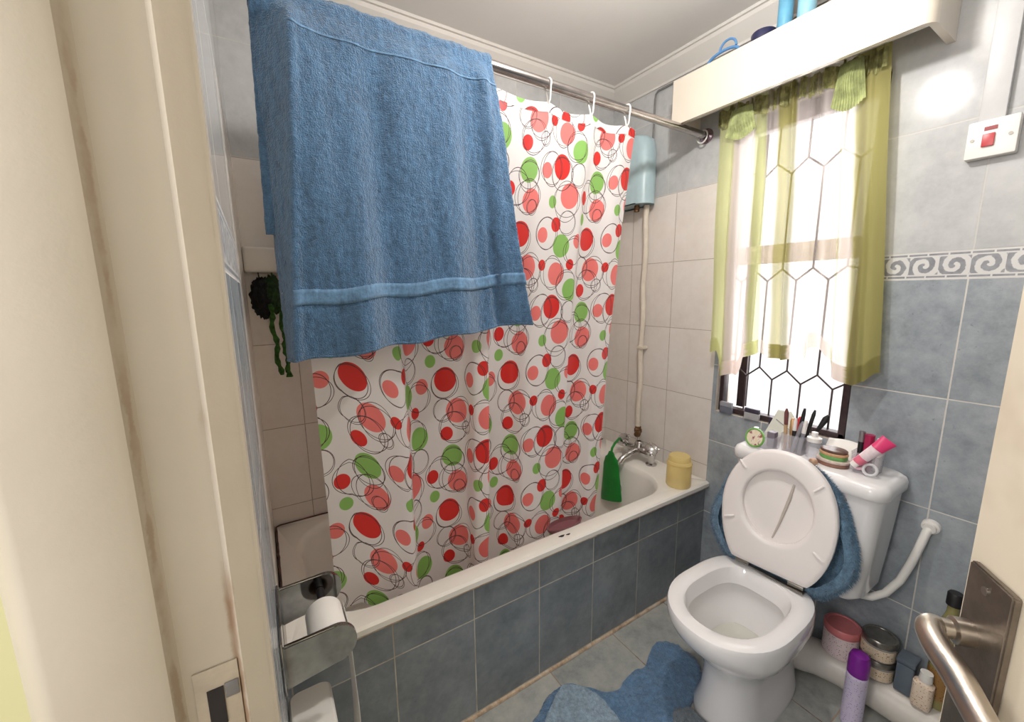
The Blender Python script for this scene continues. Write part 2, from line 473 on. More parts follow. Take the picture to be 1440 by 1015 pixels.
# cornice: stepped plaster profile run round the four walls
prof = [(0, ZC-.075), (.006, ZC-.075), (.008, ZC-.066), (.052, ZC-.022), (.056, ZC-.010), (.064, ZC-.009), (.066, ZC)]
def cornice(name, p0, p1, nrm):
    bm = bm_new(); nrm = Vector(nrm); rings = []
    for p, s in ((Vector(p0), 1), (Vector(p1), -1)):
        along = (Vector(p1)-Vector(p0)).normalized()
        rings.append([Vector((p.x, p.y, 0))+nrm*d+along*s*d+Vector((0, 0, z)) for d, z in prof])
    loft(bm, rings, closed=False); struct(name, bm, m_cornice)
cornice('trim_1', (0, YF, 0), (0, YB, 0), (-1, 0, 0))
cornice('trim_2', (0, YB, 0), (XL, YB, 0), (0, -1, 0))
cornice('trim_3', (XL, YB, 0), (XL, YF, 0), (1, 0, 0))
cornice('trim_4', (XL, YF, 0), (0, YF, 0), (0, 1, 0))

# tiled apron in front of the bath, with a stained bead along the floor
m_apron = tile('tile_apron', 0, 2, TW, TH, -.1837, Z0, (104, 110, 115), (124, 130, 135), (142, 148, 152), (192, 186, 174), rough=.3, fleck=.35, gdirt=(170, 158, 140))
bm = bm_new(); box(bm, (XL, 0, 0), (0, .02, .461)); struct('wall_tub', bm, m_apron)
t = NT('stained_sealant'); t.base(t.ramp(t.noise(30, 5, .7), [(.3, lin((150, 126, 104))), (.5, lin((196, 172, 146))), (.7, lin((206, 200, 190)))])); t.set(Roughness=.6)
m_seal = t.m
bm = bm_new(); tube(bm, [(XL+(-XL)*i/60, -.002+.002*noise.noise((i*.6, 0, 0)), .003) for i in range(61)], [.007+.002*noise.noise((i*.9, 4, 0)) for i in range(61)], 8)
struct('trim_5', bm, m_seal, True)

# door frame: rebated jamb, head and threshold of old cream paint with grime, and shade at the stop painted in
t = NT('door_frame_paint'); o = t.xyz()
gn = t.noise(26, 5, .7); gl = t.noise(6, 3)
def line_at(x0, w, k):
    d = t.math('ABSOLUTE', t.math('SUBTRACT', o[0], x0)); d = t.math('ADD', d, t.math('MULTIPLY', t.math('SUBTRACT', gn, .5), -.008))
    return t.math('MULTIPLY', t.math('SUBTRACT', 1.0, t.step(d, w*.25, w)), k)
g1 = t.math('MULTIPLY', line_at(-1.6545, .0055, 1.0), t.math('MULTIPLY', t.step(gl, .38, .58), t.step(o[2], 1.35, 1.05)))
g2 = t.math('MULTIPLY', line_at(-1.7005, .0021, .55), t.step(t.noise(16, 4), .3, .62))  # stop line: some dirt, mostly the step's soft shade put into the colour
spk = t.step(t.noise(120, 2), .78, .82)
gr_ = t.math('MAXIMUM', t.math('MAXIMUM', g1, g2), t.math('MULTIPLY', spk, .6), clamp=True)
basec = t.ramp(t.noise(2.2, 4), [(.35, lin((174, 165, 150))), (.65, lin((185, 177, 163)))])
t.base(t.mix(t.math('MULTIPLY', gr_, .85), basec, lin((136, 106, 78)))); t.set(Roughness=.42); t.bump(t.math('ADD', t.noise(14, 3), gn), .12, .004)
m_frame = t.m
bm = bm_new()
jo = [(-1.627, .03), (-1.627, .0), (-1.645, -.0045), (-1.650, -.0075), (-1.655, .003), (-1.697, .003), (-1.70, .0), (-1.703, -.011), (-1.708, -.0125), (-1.770, -.0125), (-1.778, -.008), (-1.790, .004), (-1.794, .03)]
def jamb(s, y):
    rings = [[Vector((x, y+s*dy, z)) for x, dy in jo] for z in (0, DH)]
    loft(bm, rings, True, True)
jamb(1, YJ+.001); jamb(-1, DY0-.001)
rings = [[Vector((x, y, DH-dy)) for x, dy in [(a, -b) for a, b in jo]] for y in (DY0-.03, YJ+.03)]
loft(bm, rings, True, True)
struct('trim_6', bm, m_frame, True)

# hallway beyond the doorway, where the photographer stands
m_hall = simple('hall_paint', (208, 206, 160), .7, var=.03, scale=3)
m_hall_floor = simple('hall_floor', (150, 130, 110), .4, var=.1, scale=8)
bm = bm_new(); box(bm, (-3.4, YJ+.012, 0), (-1.784, YJ+.03, 2.45)); struct('wall_hall_side', bm, m_hall)
bm = bm_new(); box(bm, (-3.4, -2.6, -.03), (XL-.0, YJ+.03, -.0005)); struct('floor_hall', bm, m_hall_floor)

# ---------------------------------------------------------------- window
bm = bm_new()
REV = .10
box(bm, (.0005, WY0-.0, WZ0-.02), (REV, WY1, WZ0)); box(bm, (.0005, WY0-.02, WZ0-.02), (REV, WY0, WZ1+.02)); box(bm, (.0005, WY1, WZ0-.02), (REV, WY1+.017, WZ1+.02)); box(bm, (.0005, WY0, WZ1), (REV, WY1, WZ1+.02))
struct('trim_7', bm, m_sill_paint)
win = thing('window_1', 'white bright window with dark frame behind sheer curtain', 'window', (.05, (WY0+WY1)/2, WZ0)); win['kind'] = 'structure'
bm = bm_new()
fx0, fx1 = .012, .05; b = .02
box(bm, (fx0, WY0+.006, WZ0+.004), (fx1, WY0+.006+b, WZ1-.004), .003); box(bm, (fx0, WY1-.006-b*.8, WZ0+.004), (fx1, WY1-.006, WZ1-.004), .003)
box(bm, (fx0, WY0+.006, WZ0+.004), (fx1, WY1-.006, WZ0+.004+b), .003); box(bm, (fx0, WY0+.006, WZ1-.06), (fx1, WY1-.006, WZ1-.004), .003)
obj('window_frame', bm, m_window_frame, win)
bm = bm_new(); box(bm, (.055, WY1-.06, WZ0+.03), (.075, WY1-.085, WZ1-.02), .003)
obj('casement_stile', bm, m_window_frame, win)
bm = bm_new(); box(bm, (.052, WY0+.02, 1.405), (.078, WY1-.02, 1.475), .004)
obj('transom', bm, m_sill_paint, win)
bm = bm_new(); box(bm, (.060, WY0+.01, WZ0+.02), (.064, WY1-.01, WZ1-.03))
obj('glass_pane', bm, m_pane, win)
# burglar grille: honeycomb of thin bars
bm = bm_new(); xg = .034; cols_y = [-.068-.0485*k for k in range(8)]
rows = [.99, 1.36, 1.73]
def seg(a, b, r=.0032): tube(bm, [(xg, *a), (xg, *b)], r, 6)
nodes = {}
for ri, zc in enumerate(rows):
    for k, y in enumerate(cols_y):
        hi = (k+ri) % 2 == 0
        nodes[ri, k] = (y, zc+(.021 if hi else -.021), hi)
    pts = [(WY1-.02, zc)]+[nodes[ri, k][:2] for k in range(8)]+[(WY0+.02, zc+.01)]
    for a, c in zip(pts, pts[1:]): seg(a, c)
for ri in range(3):
    for k in range(8):
        y, z, hi = nodes[ri, k]
        if hi: seg((y, z), (y, nodes[ri+1, k][1] if ri < 2 else WZ1-.05))
        elif ri == 0: seg((y, z), (y, WZ0+.02))
obj('burglar_grille', bm, m_window_frame, win)
bm = bm_new(); tube(bm, [(.03, WY1-.035, 1.05), (.03, WY1-.05, 1.05)], .004, 8); obj('casement_stay', bm, m_window_frame, win)

# sill clutter outside the curtain hem
def sill_box(name, y, w, h, m, label, x=.02):
    bm = bm_new(); box(bm, (x, y-w/2, WZ0+.0), (x+.016, y+w/2, WZ0+h), .002)
    return bm
Z = WZ0+.0005
def sbox(name, y, w, h, m, label, cat, m2, x0=-.004):
    th = thing(name, label, cat, (x0+.006, y, Z))
    bm = bm_new(); box(bm, (x0, y-w/2, Z), (x0+.014, y+w/2, Z+h*.6), .002); obj('base', bm, m, th)
    bm = bm_new(); box(bm, (x0, y-w/2, Z+h*.6+.0003), (x0+.014, y+w/2, Z+h), .003); obj('lid', bm, m2, th)
sbox('trinket_box', -.066, .05, .048, simple('grey_box', (104, 108, 120), .4), 'small grey box at the left end of the window sill', 'box', simple('grey_box_top', (150, 152, 160), .4), x0=-.008)
sbox('trinket_box', -.17, .055, .045, simple('pale_box', (170, 170, 172), .4), 'pale grey box with dark lid in the middle of the window sill', 'box', simple('dark_box_top', (62, 58, 74), .4), x0=-.008)
bm = bm_new(); box(bm, (-.008, -.285, Z), (.006, -.235, Z+.03), .004); solo('cosmetic_case', bm, simple('dark_plum_plastic', (62, 52, 74), .4), 'low dark plum case on the sill behind the makeup brushes', 'case', (-.001, -.26, Z))

# ---------------------------------------------------------------- pelmet
PX0, PY0, PY1, PZ0, PZ1 = -.172, -.592, .147, 1.937, 2.097
th = thing('curtain_pelmet', 'long cream pelmet box above the window, its front shiny', 'pelmet', (-.08, (PY0+PY1)/2, PZ0))
bm = bm_new()
out = [(-.001, PY1), (PX0+.008, PY1), (PX0, PY1-.008)]+[(PX0+.03-.03*cos(RAD(a)), PY0+.03-.03*sin(RAD(a))) for a in range(0, 91, 10)]+[(-.001, PY0)]
inn = [(-.001, PY1-.016), (PX0+.016, PY1-.016), (PX0+.016, PY1-.016)]+[(PX0+.03-.014*cos(RAD(a)), PY0+.03-.014*sin(RAD(a))) for a in range(0, 91, 10)]+[(-.001, PY0+.016)]
loft(bm, [[Vector((x, y, PZ0)) for x, y in out], [Vector((x, y, PZ1)) for x, y in out], [Vector((x, y, PZ1)) for x, y in inn], [Vector((x, y, PZ0)) for x, y in inn], [Vector((x, y, PZ0)) for x, y in out]], closed=False)
obj('fascia', bm, m_pelmet, th, angle=30)
bm = bm_new(); box(bm, (PX0+.016, PY0+.016, PZ1-.03), (-.001, PY1-.016, PZ1-.015)); obj('shelf_board', bm, m_pelmet, th)
bm = bm_new(); tube(bm, [(-.075, PY0+.02, 1.975), (-.075, PY1-.02, 1.975)], .006, 10); obj('curtain_rail', bm, m_white_plastic, th)
ZP = PZ1-.0148
# things on top of the pelmet
th = thing('plastic_carrier', 'pale blue looped plastic carrier lying on top of the pelmet', 'carrier', (-.115, -.03, ZP))
bm = bm_new(); tube(bm, [(-.13+.0*i, -.03+.055*cos(2*pi*i/24), ZP+.035+.020*sin(2*pi*i/24)) for i in range(24)], .005, 8, True); obj('rim', bm, m_blue, th)
bm = bm_new(); tube(bm, [(-.13, -.045+.03*cos(pi*i/12), ZP+.053+.03*sin(pi*i/12)) for i in range(13)], .004, 8); obj('handle', bm, m_blue, th)
bm = bm_new(); box(bm, (-.148, -.07, ZP), (-.112, .03, ZP+.02), .006); obj('base', bm, m_blue, th)
th = thing('cream_tub', 'dark navy capped tub standing on top of the pelmet', 'tub', (-.11, -.155, ZP))
bm = bm_new(); lathe(bm, [(0, 0), (.032, 0), (.034, .004), (.034, .022), (0, .022)], (-.11, -.155, ZP)); obj('jar_body', bm, m_silver, th)
bm = bm_new(); lathe(bm, [(.0, .0225), (.036, .0225), (.037, .026), (.037, .052), (.034, .056), (0, .056)], (-.11, -.155, ZP)); obj('lid', bm, m_navy, th)
def pbottle(y, x, r, h, m, mc, label, cat='bottle', tilt=0):
    th = thing('toiletry_bottle', label, cat, (x, y, ZP), 'toiletries on top of the pelmet')
    bm = bm_new(); lathe(bm, [(0, 0), (r*.9, 0), (r, .005), (r, h*.72), (r*.8, h*.8), (r*.4, h*.84), (0, h*.84)], (x, y, ZP)); obj('bottle_body', bm, m, th)
    bm = bm_new(); lathe(bm, [(0, h*.842), (r*.5, h*.842), (r*.5, h), (0, h)], (x, y, ZP)); obj('cap', bm, mc, th)
pbottle(-.225, -.125, .021, .16, simple('sky_blue_plastic', (100, 162, 192), .35), m_white_plastic, 'left one of two sky blue bottles on the pelmet')
pbottle(-.285, -.125, .024, .15, simple('sky_blue_label', (140, 190, 210), .35), simple('beige_cap', (190, 176, 140), .4), 'right one of two sky blue bottles on the pelmet, with beige stripe')
pbottle(-.205, -.085, .016, .15, simple('umber_plastic', (112, 84, 82), .4), m_dark, 'slim brown bottle behind the sky blue bottles on the pelmet')
th = thing('plastic_wrapper', 'crumpled brown and pink wrapper at the right of the items on the pelmet', 'wrapper', (-.115, -.36, ZP))
bm = bm_new(); grid(bm, 14, 14, lambda u, v: Vector((-.15+.07*v, -.42+.11*u, ZP+.006+.055*sin(pi*u)*sin(pi*v)*(1+.5*noise.noise((u*5, v*5, 2)))))); obj('wrapper_film', bm, simple('mauve_film', (150, 116, 112), .4, var=.3, scale=20), th)

# ---------------------------------------------------------------- window curtain
def wx(u, v):   # plan depth of the sheer
    amp = lerp(.006, .016, 1-v)
    return -.066+amp*(sin(u*46)+.5*sin(u*81+1.3))+.004*sin(v*9+u*5)
def wy(u, v): return lerp(lerp(-.019, .004, v), lerp(-.548, -.478, v), u)+.006*sin(u*46+1)+(1-v)*0
def hem_z(u):
    return spl([(0, 1.06), (.04, 1.07), (.09, .975), (.2, .985), (.27, 1.06), (.36, 1.085), (.42, 1.065), (.6, 1.07), (.68, 1.12), (.76, 1.09), (.80, 1.03), (.86, 1.01), (.95, 1.03), (1, 1.06)], u)
cur = thing('window_curtain', 'sheer green and white striped curtain hanging over the bright window', 'curtain', (-.066, -.27, 1.0))
def cpt(u, v):
    z0 = hem_z(u); z = lerp(z0, 1.985, v)
    return Vector((wx(u, v), wy(u, v), z))
bm = bm_new(); grid(bm, 150, 50, cpt, lambda u, v: (u, v)); pan = obj('sheer_panel', bm, m_sheer, cur)
bm = bm_new(); grid(bm, 150, 3, lambda u, v: cpt(u, v*.055)+Vector((-.0025, 0, 0)), lambda u, v: (u, v)); obj('hem', bm, m_sheer_hem, pan)
bm = bm_new(); grid(bm, 200, 6, lambda u, v: Vector((-.07+.006*sin(u*150)+.003*sin(u*310), wy(u, 1), lerp(1.905, 1.965, v)+.006*sin(u*90))), lambda u, v: (u, v)); obj('gathered_heading', bm, simple('gathered_tape', (150, 148, 96), .85, var=.3, scale=60), cur)
def ruffle(y, w, z0, z1):
    bm = bm_new()
    grid(bm, 60, 16, lambda u, v: Vector((-.083-.028*sin(pi*u)*(1-v*.5)*sin(pi*min(1, (1-v)*1.2+.1)) + .003*sin(u*75), y+w*(u-.5)*(1-.35*v), lerp(z0, z1, v)-.022*sin(pi*u)*(1-v))), lambda u, v: (u, v))
    obj('ruffle', bm, m_ruffle, pan)
ruffle(-.085, .11, 1.862, 1.945); ruffle(-.40, .085, 1.845, 1.955)

# ---------------------------------------------------------------- switch and trunking
th = thing('wall_switch', 'white square wall switch with red rocker on grey tiles', 'switch', (0, -.688, 1.672))
bm = bm_new(); box(bm, (-.028, -.732, 1.628), (-.0005, -.646, 1.716), .004); obj('switch_plate', bm, m_white_plastic, th)
bm = bm_new(); box(bm, (-.0335, -.695, 1.652), (-.0283, -.674, 1.682), .0015); obj('rocker', bm, m_red, th)
bm = bm_new(); box(bm, (-.0295, -.697, 1.690), (-.0283, -.675, 1.699)); obj('indicator', bm, simple('dark_red_lens', (150, 46, 50), .3), th)
for y in (-.657, -.720):
    bm = bm_new(); lathe(bm, [(0, .0282), (.004, .0282), (.004, .0295), (0, .0295)], (0, y, 1.672), 12, (-1, 0, 0)); obj('screw', bm, m_silver, th)
bm = bm_new(); box(bm, (-.018, -.705, 1.7165), (-.0005, -.660, ZC-.076), .003); solo('cable_trunking', bm, simple('trunking_white', (196, 196, 196), .4, var=.02), 'pale vertical cable trunking on the tiles above the wall switch', 'trunking', (0, -.68, 1.7165))
# cable under the cornice
bm = bm_new(); tube(bm, [(-.008, -.12+.0*i, ZC-.083) for i in range(1)]+[(-.008, -.35, ZC-.086), (-.008, 0, ZC-.084), (-.008, .345, ZC-.088), (-.008, .357, ZC-.098), (-.008, .36, ZC-.12), (-.008, .362, 1.99)], .0045, 8)
solo('electric_cable', bm, m_black_cable, 'thin grey cable running under the cornice above the pelmet and down the corner', 'cable', (0, .36, 1.99))

# ---------------------------------------------------------------- bath
tub = thing('bathtub', 'white enamelled bathtub behind the shower curtain with tiled front', 'bathtub', (XL/2, .3, 0))
bx0, bx1, by0, by1 = XL+.002, -.002, -.022, YB-.002
ocx, ocy, ohx, ohy = (bx0+bx1)/2, (by0+by1)/2, (bx1-bx0)/2, (by1-by0)/2
icx, icy, ihx, ihy = -.865, .31, .70, .262
bm = bm_new(); ZR = .487
def rr(cx, cy, hx, hy, r, z, n=8): return [Vector((x, y, z)) for x, y in rrect(cx, cy, hx, hy, r, n)]
loft(bm, [rr(ocx, ocy, ohx-.003, ohy-.003, .004, ZR-.025), rr(ocx, ocy, ohx, ohy, .006, ZR-.022), rr(ocx, ocy, ohx, ohy, .008, ZR-.007), rr(ocx, ocy, ohx-.006, ohy-.006, .012, ZR),
          rr(icx, icy, ihx+.012, ihy+.012, .17, ZR), rr(icx, icy, ihx+.002, ihy+.002, .16, ZR-.006), rr(icx, icy, ihx-.008, ihy-.008, .15, ZR-.03), rr(icx, icy, ihx-.05, ihy-.04, .14, .25), rr(icx, icy, ihx-.09, ihy-.07, .12, .14), rr(icx, icy, ihx-.16, ihy-.13, .08, .115)], cap1=True)
obj('tub_shell', bm, m_enamel, tub)
bm = bm_new(); tube(bm, [(bx0+(bx1-bx0)*i/50, by0+.012, ZR-.029) for i in range(51)], [.006+.0022*noise.noise((i*.7, 1, 0)) for i in range(51)], 8); s_ = obj('sealant_bead', bm, m_seal, tub); s_['label'] = 'brown stained sealant bead'
bm = bm_new(); lathe(bm, [(0, .02), (.012, .02), (.016, .012), (.03, .008), (.032, 0), (0, 0)], (-.195, .335, .36), 24, (-1, 0, .12)); obj('overflow_cover', bm, m_chrome, tub)
bm = bm_new(); tube(bm, [(-.02-(1.59)*i/70, by1-.003, ZR+.001) for i in range(71)]+[(bx0+.004, by1-.01-.5*i/30, ZR+.001) for i in range(31)], [.003+.0022*noise.noise((i*.8, 7, 0)) for i in range(102)], 6); o_ = obj('mildew_bead', bm, simple('mildew', (96, 66, 56), .8, var=.35, scale=40), tub); o_['label'] = 'dark mildewed sealant bead along the wall'
# chips on the rim
bm = bm_new()
for cx_, cy_, s in ((-.80, .012, .012), (-.775, .008, .009)):
    vs = [bm.verts.new((cx_+s*cos(a)*(1+.4*sin(3*a)), cy_+s*.45*sin(a), ZR+.0006)) for a in [2*pi*k/10 for k in range(10)]]; bm.faces.new(vs)
obj('chip_mark', bm, m_dark, tub)

# mixer tap at the window end
tap = thing('bath_mixer_tap', 'chrome two handled mixer tap at the far end of the bath', 'tap', (-.075, .31, ZR))
bm = bm_new()
for y in (.235, .385): lathe(bm, [(0, 0), (.026, 0), (.026, .006), (.016, .012), (.015, .04), (.02, .05), (.02, .062), (0, .062)], (-.075, y, ZR), 20)
tube(bm, [(-.075, .225, ZR+.052), (-.075, .26, ZR+.05), (-.075, .31, ZR+.055), (-.075, .36, ZR+.05), (-.075, .395, ZR+.052)], [.016, .019, .024, .019, .016], 16)
lathe(bm, [(.024, 0), (.022, .03), (.014, .04), (0, .04)], (-.075, .31, ZR+.055), 18)
obj('tap_body', bm, m_chrome, tap)
bm = bm_new(); tube(bm, [(-.08, .31, ZR+.05), (-.11, .312, ZR+.052), (-.15, .315, ZR+.044), (-.185, .318, ZR+.026), (-.2, .32, ZR+.008)], [.017, .015, .014, .014, .015], 16); obj('spout', bm, m_chrome, tap)
for y, sgn in ((.235, -1), (.385, 1)):
    bm = bm_new(); ax = Vector((-.55, sgn*.35, .8)).normalized(); p = Vector((-.075, y, ZR+.058))
    lathe(bm, [(.012, 0), (.012, .018), (.026, .022), (.031, .03), (.029, .046), (.018, .053), (0, .054)], p, 6*4, ax)
    for k in range(4):
        a = ax.orthogonal().normalized(); b2 = ax.cross(a); d = a*cos(k*pi/2)+b2*sin(k*pi/2)
        tube(bm, [p+ax*.033+d*.018, p+ax*.033+d*.037], [.009, .0075], 10)
    obj('tap_handle', bm, m_chrome, tap)
# riser pipe and stop valve
rp = thing('riser_pipe', 'cream painted water pipe climbing the corner from brass stop valve', 'pipe', (-.03, .36, .60))
bm = bm_new(); tube(bm, [(-.03, .362+.004*sin(i*.9), lerp(.635, 1.70, i/24)) for i in range(25)], .0125, 12); obj('pipe_run', bm, m_pipe, rp)
bm = bm_new(); lathe(bm, [(0, 0), (.014, 0), (.015, .012), (.019, .014), (.019, .03), (.015, .034), (.015, .045), (0, .045)], (-.03, .36, .592), 6); tube(bm, [(-.03, .36, .612), (-.05, .345, .612), (-.068, .332, .608)], [.014, .012, .016], 10); obj('stop_valve', bm, m_brass, rp)
bm = bm_new(); tube(bm, [(-.03, .36, .593), (-.045, .35, .565), (-.072, .335, .555)], .008, 10); obj('valve_tail', bm, m_chrome, rp)
bm = bm_new(); box(bm, (-.046, .345, 1.03), (-.001, .379, 1.045), .003); obj('pipe_clip', bm, m_pipe, rp)
# instant shower heater
th = thing('shower_heater', 'pale blue rounded shower heater half hidden by the curtain edge', 'heater', (-.06, .44, 1.69))
bm = bm_new(); rings = []
for z, s in ((1.705, .93), (1.70, 1.0), (1.75, 1.0), (1.86, 1.0), (1.94, .97), (1.98, .86), (1.997, .65), (2.0, .4)):
    rings.append(rr(-.052, .445, .05*min(1, s+.1), .125*s, .045*s, z))
loft(bm, rings, True, True); obj('casing', bm, m_lightblue, th)
bm = bm_new(); tube(bm, [(-.055, .40, 1.702), (-.055, .40, 1.675)], .012, 12); obj('inlet_union', bm, m_brass, th)
# amber tub, upside down
th = thing('plastic_jar', 'upturned amber yellow plastic jar on the bath corner', 'jar', (-.145, .035, ZR))
bm = bm_new(); lathe(bm, [(.048, 0), (.050, .004), (.050, .098), (.047, .110), (.045, .112), (.0445, .126), (.040, .133), (0, .134)], (-.145, .035, ZR+.0005), 36); obj('jar_wall', bm, m_amber, th)
bm = bm_new(); tube(bm, [(-.145+.0505*cos(2*pi*k/36), .035+.0505*sin(2*pi*k/36), ZR+.100) for k in range(36)], .0015, 6, True); obj('moulded_ridge', bm, m_amber, th)
# green bag hung on the tap
gb = thing('plastic_pouch', 'green plastic pouch hanging by its loop from the bath tap', 'pouch', (-.2, .40, .30))
def gp(u, v):
    hw = spl([(0, .066), (.7, .052), (.85, .042), (.94, .022), (1, .014)], v); th_ = .016*(1-v*.7)
    a = 2*pi*u
    return Vector((-.212-.012*(1-v)+th_*sin(a)+.002*noise.noise((u*4, v*6, 0)), .362-.02*(1-v)+hw*cos(a)*1.0, lerp(.300, .540, v)-.02*cos(a)*(1-v)))
bm = bm_new(); grid(bm, 40, 24, gp); bmesh.ops.remove_doubles(bm, verts=bm.verts, dist=1e-5); obj('pouch_body', bm, m_green, gb)
bm = bm_new(); tube(bm, [(-.212, .362, .535), (-.205, .364, .556), (-.18, .372, .572), (-.13, .392, .580), (-.10, .400, .575)], .006, 8); obj('hanging_loop', bm, m_green, gb)
# soap dish glimpsed behind the curtain
th = thing('soap_dish', 'oval dark plum soap dish on the bath rim under the curtain hem', 'dish', (-.735, .075, ZR))
bm = bm_new(); lathe(bm, [(0, .002), (.05, .002), (.058, .012), (.062, .024), (.058, .025), (.052, .012), (0, .008)], (-.745, .066, ZR-.020), 30, None, 1.25, .5); obj('dish_bowl', bm, simple('plum_plastic', (120, 74, 78), .3), th)

# ---------------------------------------------------------------- shower rod, curtain, hooks
RY, RZ = .10, 1.924
rod = thing('curtain_rod', 'steel shower curtain rod spanning the bath below the ceiling', 'rod', (-.8, RY, RZ))
bm = bm_new(); tube(bm, [(XL+.001, RY, RZ+.004), (-.001, RY, RZ-.003)], .0135, 18); obj('rod_tube', bm, m_rod, rod)
bm = bm_new(); lathe(bm, [(.0145, 0), (.028, 0), (.028, .006), (.017, .012), (.017, .022), (.0145, .022)], (-.0008, RY, RZ-.003), 24, (-1, 0, 0)); obj('flange', bm, simple('mauve_chrome', (150, 130, 140), .2, .9), rod)
bm = bm_new(); lathe(bm, [(.0145, 0), (.028, 0), (.028, .006), (.017, .012), (.0145, .022)], (XL+.0008, RY, RZ+.004), 24, (1, 0, 0)); obj('flange', bm, m_chrome, rod)
def hook(x, label, tilt=0):
    pts = [(0, -.004, -.052), (0, -.011, -.045)]+[(tilt*.2, .0165*cos(RAD(a)), .0165*sin(RAD(a))) for a in range(200, -41, -20)]+[(0, .004, -.032), (0, 0, -.05)]
    bm = bm_new(); tube(bm, [(x+a, RY+b, RZ-.001+c) for a, b, c in pts], .0026, 8)
    solo('curtain_hook', bm, m_white_plastic, label, 'hook', (x, RY, RZ), 'white hooks of the shower curtain')
hook(-.80, 'white plastic curtain hook nearest the blue towel')
hook(-.627, 'white plastic curtain hook in the middle of the bare rod')
hook(-.462, 'white plastic curtain hook at the right corner of the shower curtain')
bm = bm_new(); tube(bm, [(-.03+.003*sin(a), RY+.021*cos(a), RZ-.010+.024*sin(a)) for a in [2*pi*k/24 for k in range(24)]], .003, 8, True)
solo('curtain_hook', bm, m_white_plastic, 'loose white ring hanging at the far end of the rod by the wall', 'hook', (-.03, RY, RZ), 'white hooks of the shower curtain')

# curtain: plan curve at top and bottom
top_plan = [(-1.53, .10), (-1.40, .108), (-1.30, .100), (-1.22, .112), (-1.12, .102), (-1.02, .108), (-.90, .101), (-.80, .098), (-.71, .112), (-.627, .098), (-.55, .113), (-.47, .098), (-.412, .104)]
bot_plan = [(-1.50, .098), (-1.38, .094), (-1.285, .090), (-1.25, .165), (-1.15, .19), (-1.085, .165), (-1.078, .100), (-1.035, .094), (-1.018, .16), (-.93, .17), (-.90, .105), (-.80, .100), (-.735, .102), (-.71, .15), (-.63, .15), (-.605, .102), (-.545, .11)]
def sample(plan, n):
    # Catmull-Rom through the plan points, by parameter
    P = [Vector((x, y, 0)) for x, y in plan]; out = []
    for i in range(n+1):
        s = i/n*(len(P)-1); k = min(int(s), len(P)-2); t_ = s-k
        p0, p1, p2, p3 = P[max(k-1, 0)], P[k], P[k+1], P[min(k+2, len(P)-1)]
        out.append(.5*((2*p1)+(p2-p0)*t_+(2*p0-5*p1+4*p2-p3)*t_*t_+(3*p1-p0-3*p2+p3)*t_**3))
    return out
NS = 240
# resample both curves by x fraction of arc length
def arcsample(plan, n):
    q = sample(plan, 900); L = [0]
    for a, b_ in zip(q, q[1:]): L.append(L[-1]+(b_-a).length)
    out = []; j = 0
    for i in range(n+1):
        d = L[-1]*i/n
        while j < len(L)-2 and L[j+1] < d: j += 1
        t_ = (d-L[j])/max(1e-9, L[j+1]-L[j]); out.append(q[j].lerp(q[j+1], t_))
    return out, L[-1]
TP, TL = arcsample(top_plan, NS); BP, BL = arcsample(bot_plan, NS)
WID = max(TL, BL)*1.02
ZT, ZBOT = 1.874, .458
def sc_pt(u, v):
    i = min(NS, int(round(u*NS))); a, b_ = BP[i], TP[i]
    k = v**1.8 if v > 0 else 0
    p = a.lerp(b_, k)
    sag = .010*abs(sin((p.x+.80)/.172*pi)) * max(0, (v-.93)/.07)
    if p.x > -.412-.0: sag = 0
    z = lerp(ZBOT-.125*min(1, max(0, (u-.05)/.12)), ZT, v)-sag
    # inside the tub the cloth hangs behind the front rim
    y = p.y+.004*noise.noise((u*9, v*7, 1))
    if z < .56: y += .012*min(1, (.56-z)/.08)
    # packing creases
    return Vector((p.x, y, z))
sh = thing('shower_curtain', 'white shower curtain with red and green dots and rings along the bath', 'shower curtain', (-.95, .1, ZBOT))
bm = bm_new(); grid(bm, NS, 110, sc_pt, lambda u, v: (u*WID+.02, v*(ZT-ZBOT)+.07)); sheet_o = obj('curtain_sheet', bm, m_curtain, sh)
bm = bm_new(); grid(bm, NS, 2, lambda u, v: sc_pt(u, .982+.018*v)+Vector((0, -.0015, 0)), lambda u, v: (u*WID+.02, v*.026+1.56)); obj('top_hem', bm, m_curtain, sheet_o)

# ---------------------------------------------------------------- bath towel over the rod
tw = thing('bath_towel', 'large blue terry towel draped over the shower rod', 'towel', (-1.25, RY, 1.17))
TXL0, TXR0, TXL1, TXR1 = -1.572, -1.005, -1.565, -.938
def towel_front(u, v, off=0):
    # v: 0 hem .. 1 at the rod
    wl = lerp(TXL1, TXL0, v); wr = lerp(TXR1, TXR0, v**.8)
    x = lerp(wl, wr, u)
    y = .052+.012*v
    amp = lerp(1, .42, v)
    y += amp*(.014*sin(u*15+.8+v)+.009*sin(u*31+2-v*1.5)+.016*noise.noise((u*4.5, v*1.2, 3)))+.005*noise.noise((u*14, v*2.2, 9))+.004*noise.noise((u*8, v*6, 5))
    y -= .010*(1-v)
    # side margins turn back
    ml = max(0, (.105*v+.03-u)/(.105*v+.03)); y += .045*ml**1.2; x += .01*ml
    rl = u-(1-.10); 
    if rl > 0: q = rl/.10; y -= .060*q*(1-v)**.7-.02*q*v
    rd = .012*math.exp(-((u-.105*v-.04)/.02)**2); y -= rd
    rd2 = .012*v*math.exp(-((u-.93)/.025)**2)-.012*(1-v)*math.exp(-((u-.885)/.02)**2); y -= rd2
    z0 = lerp(1.155, 1.218, u)+.004*sin(u*22)
    z = lerp(z0, RZ+.001, v)
    return Vector((x, y-off, z))
R_ = .019
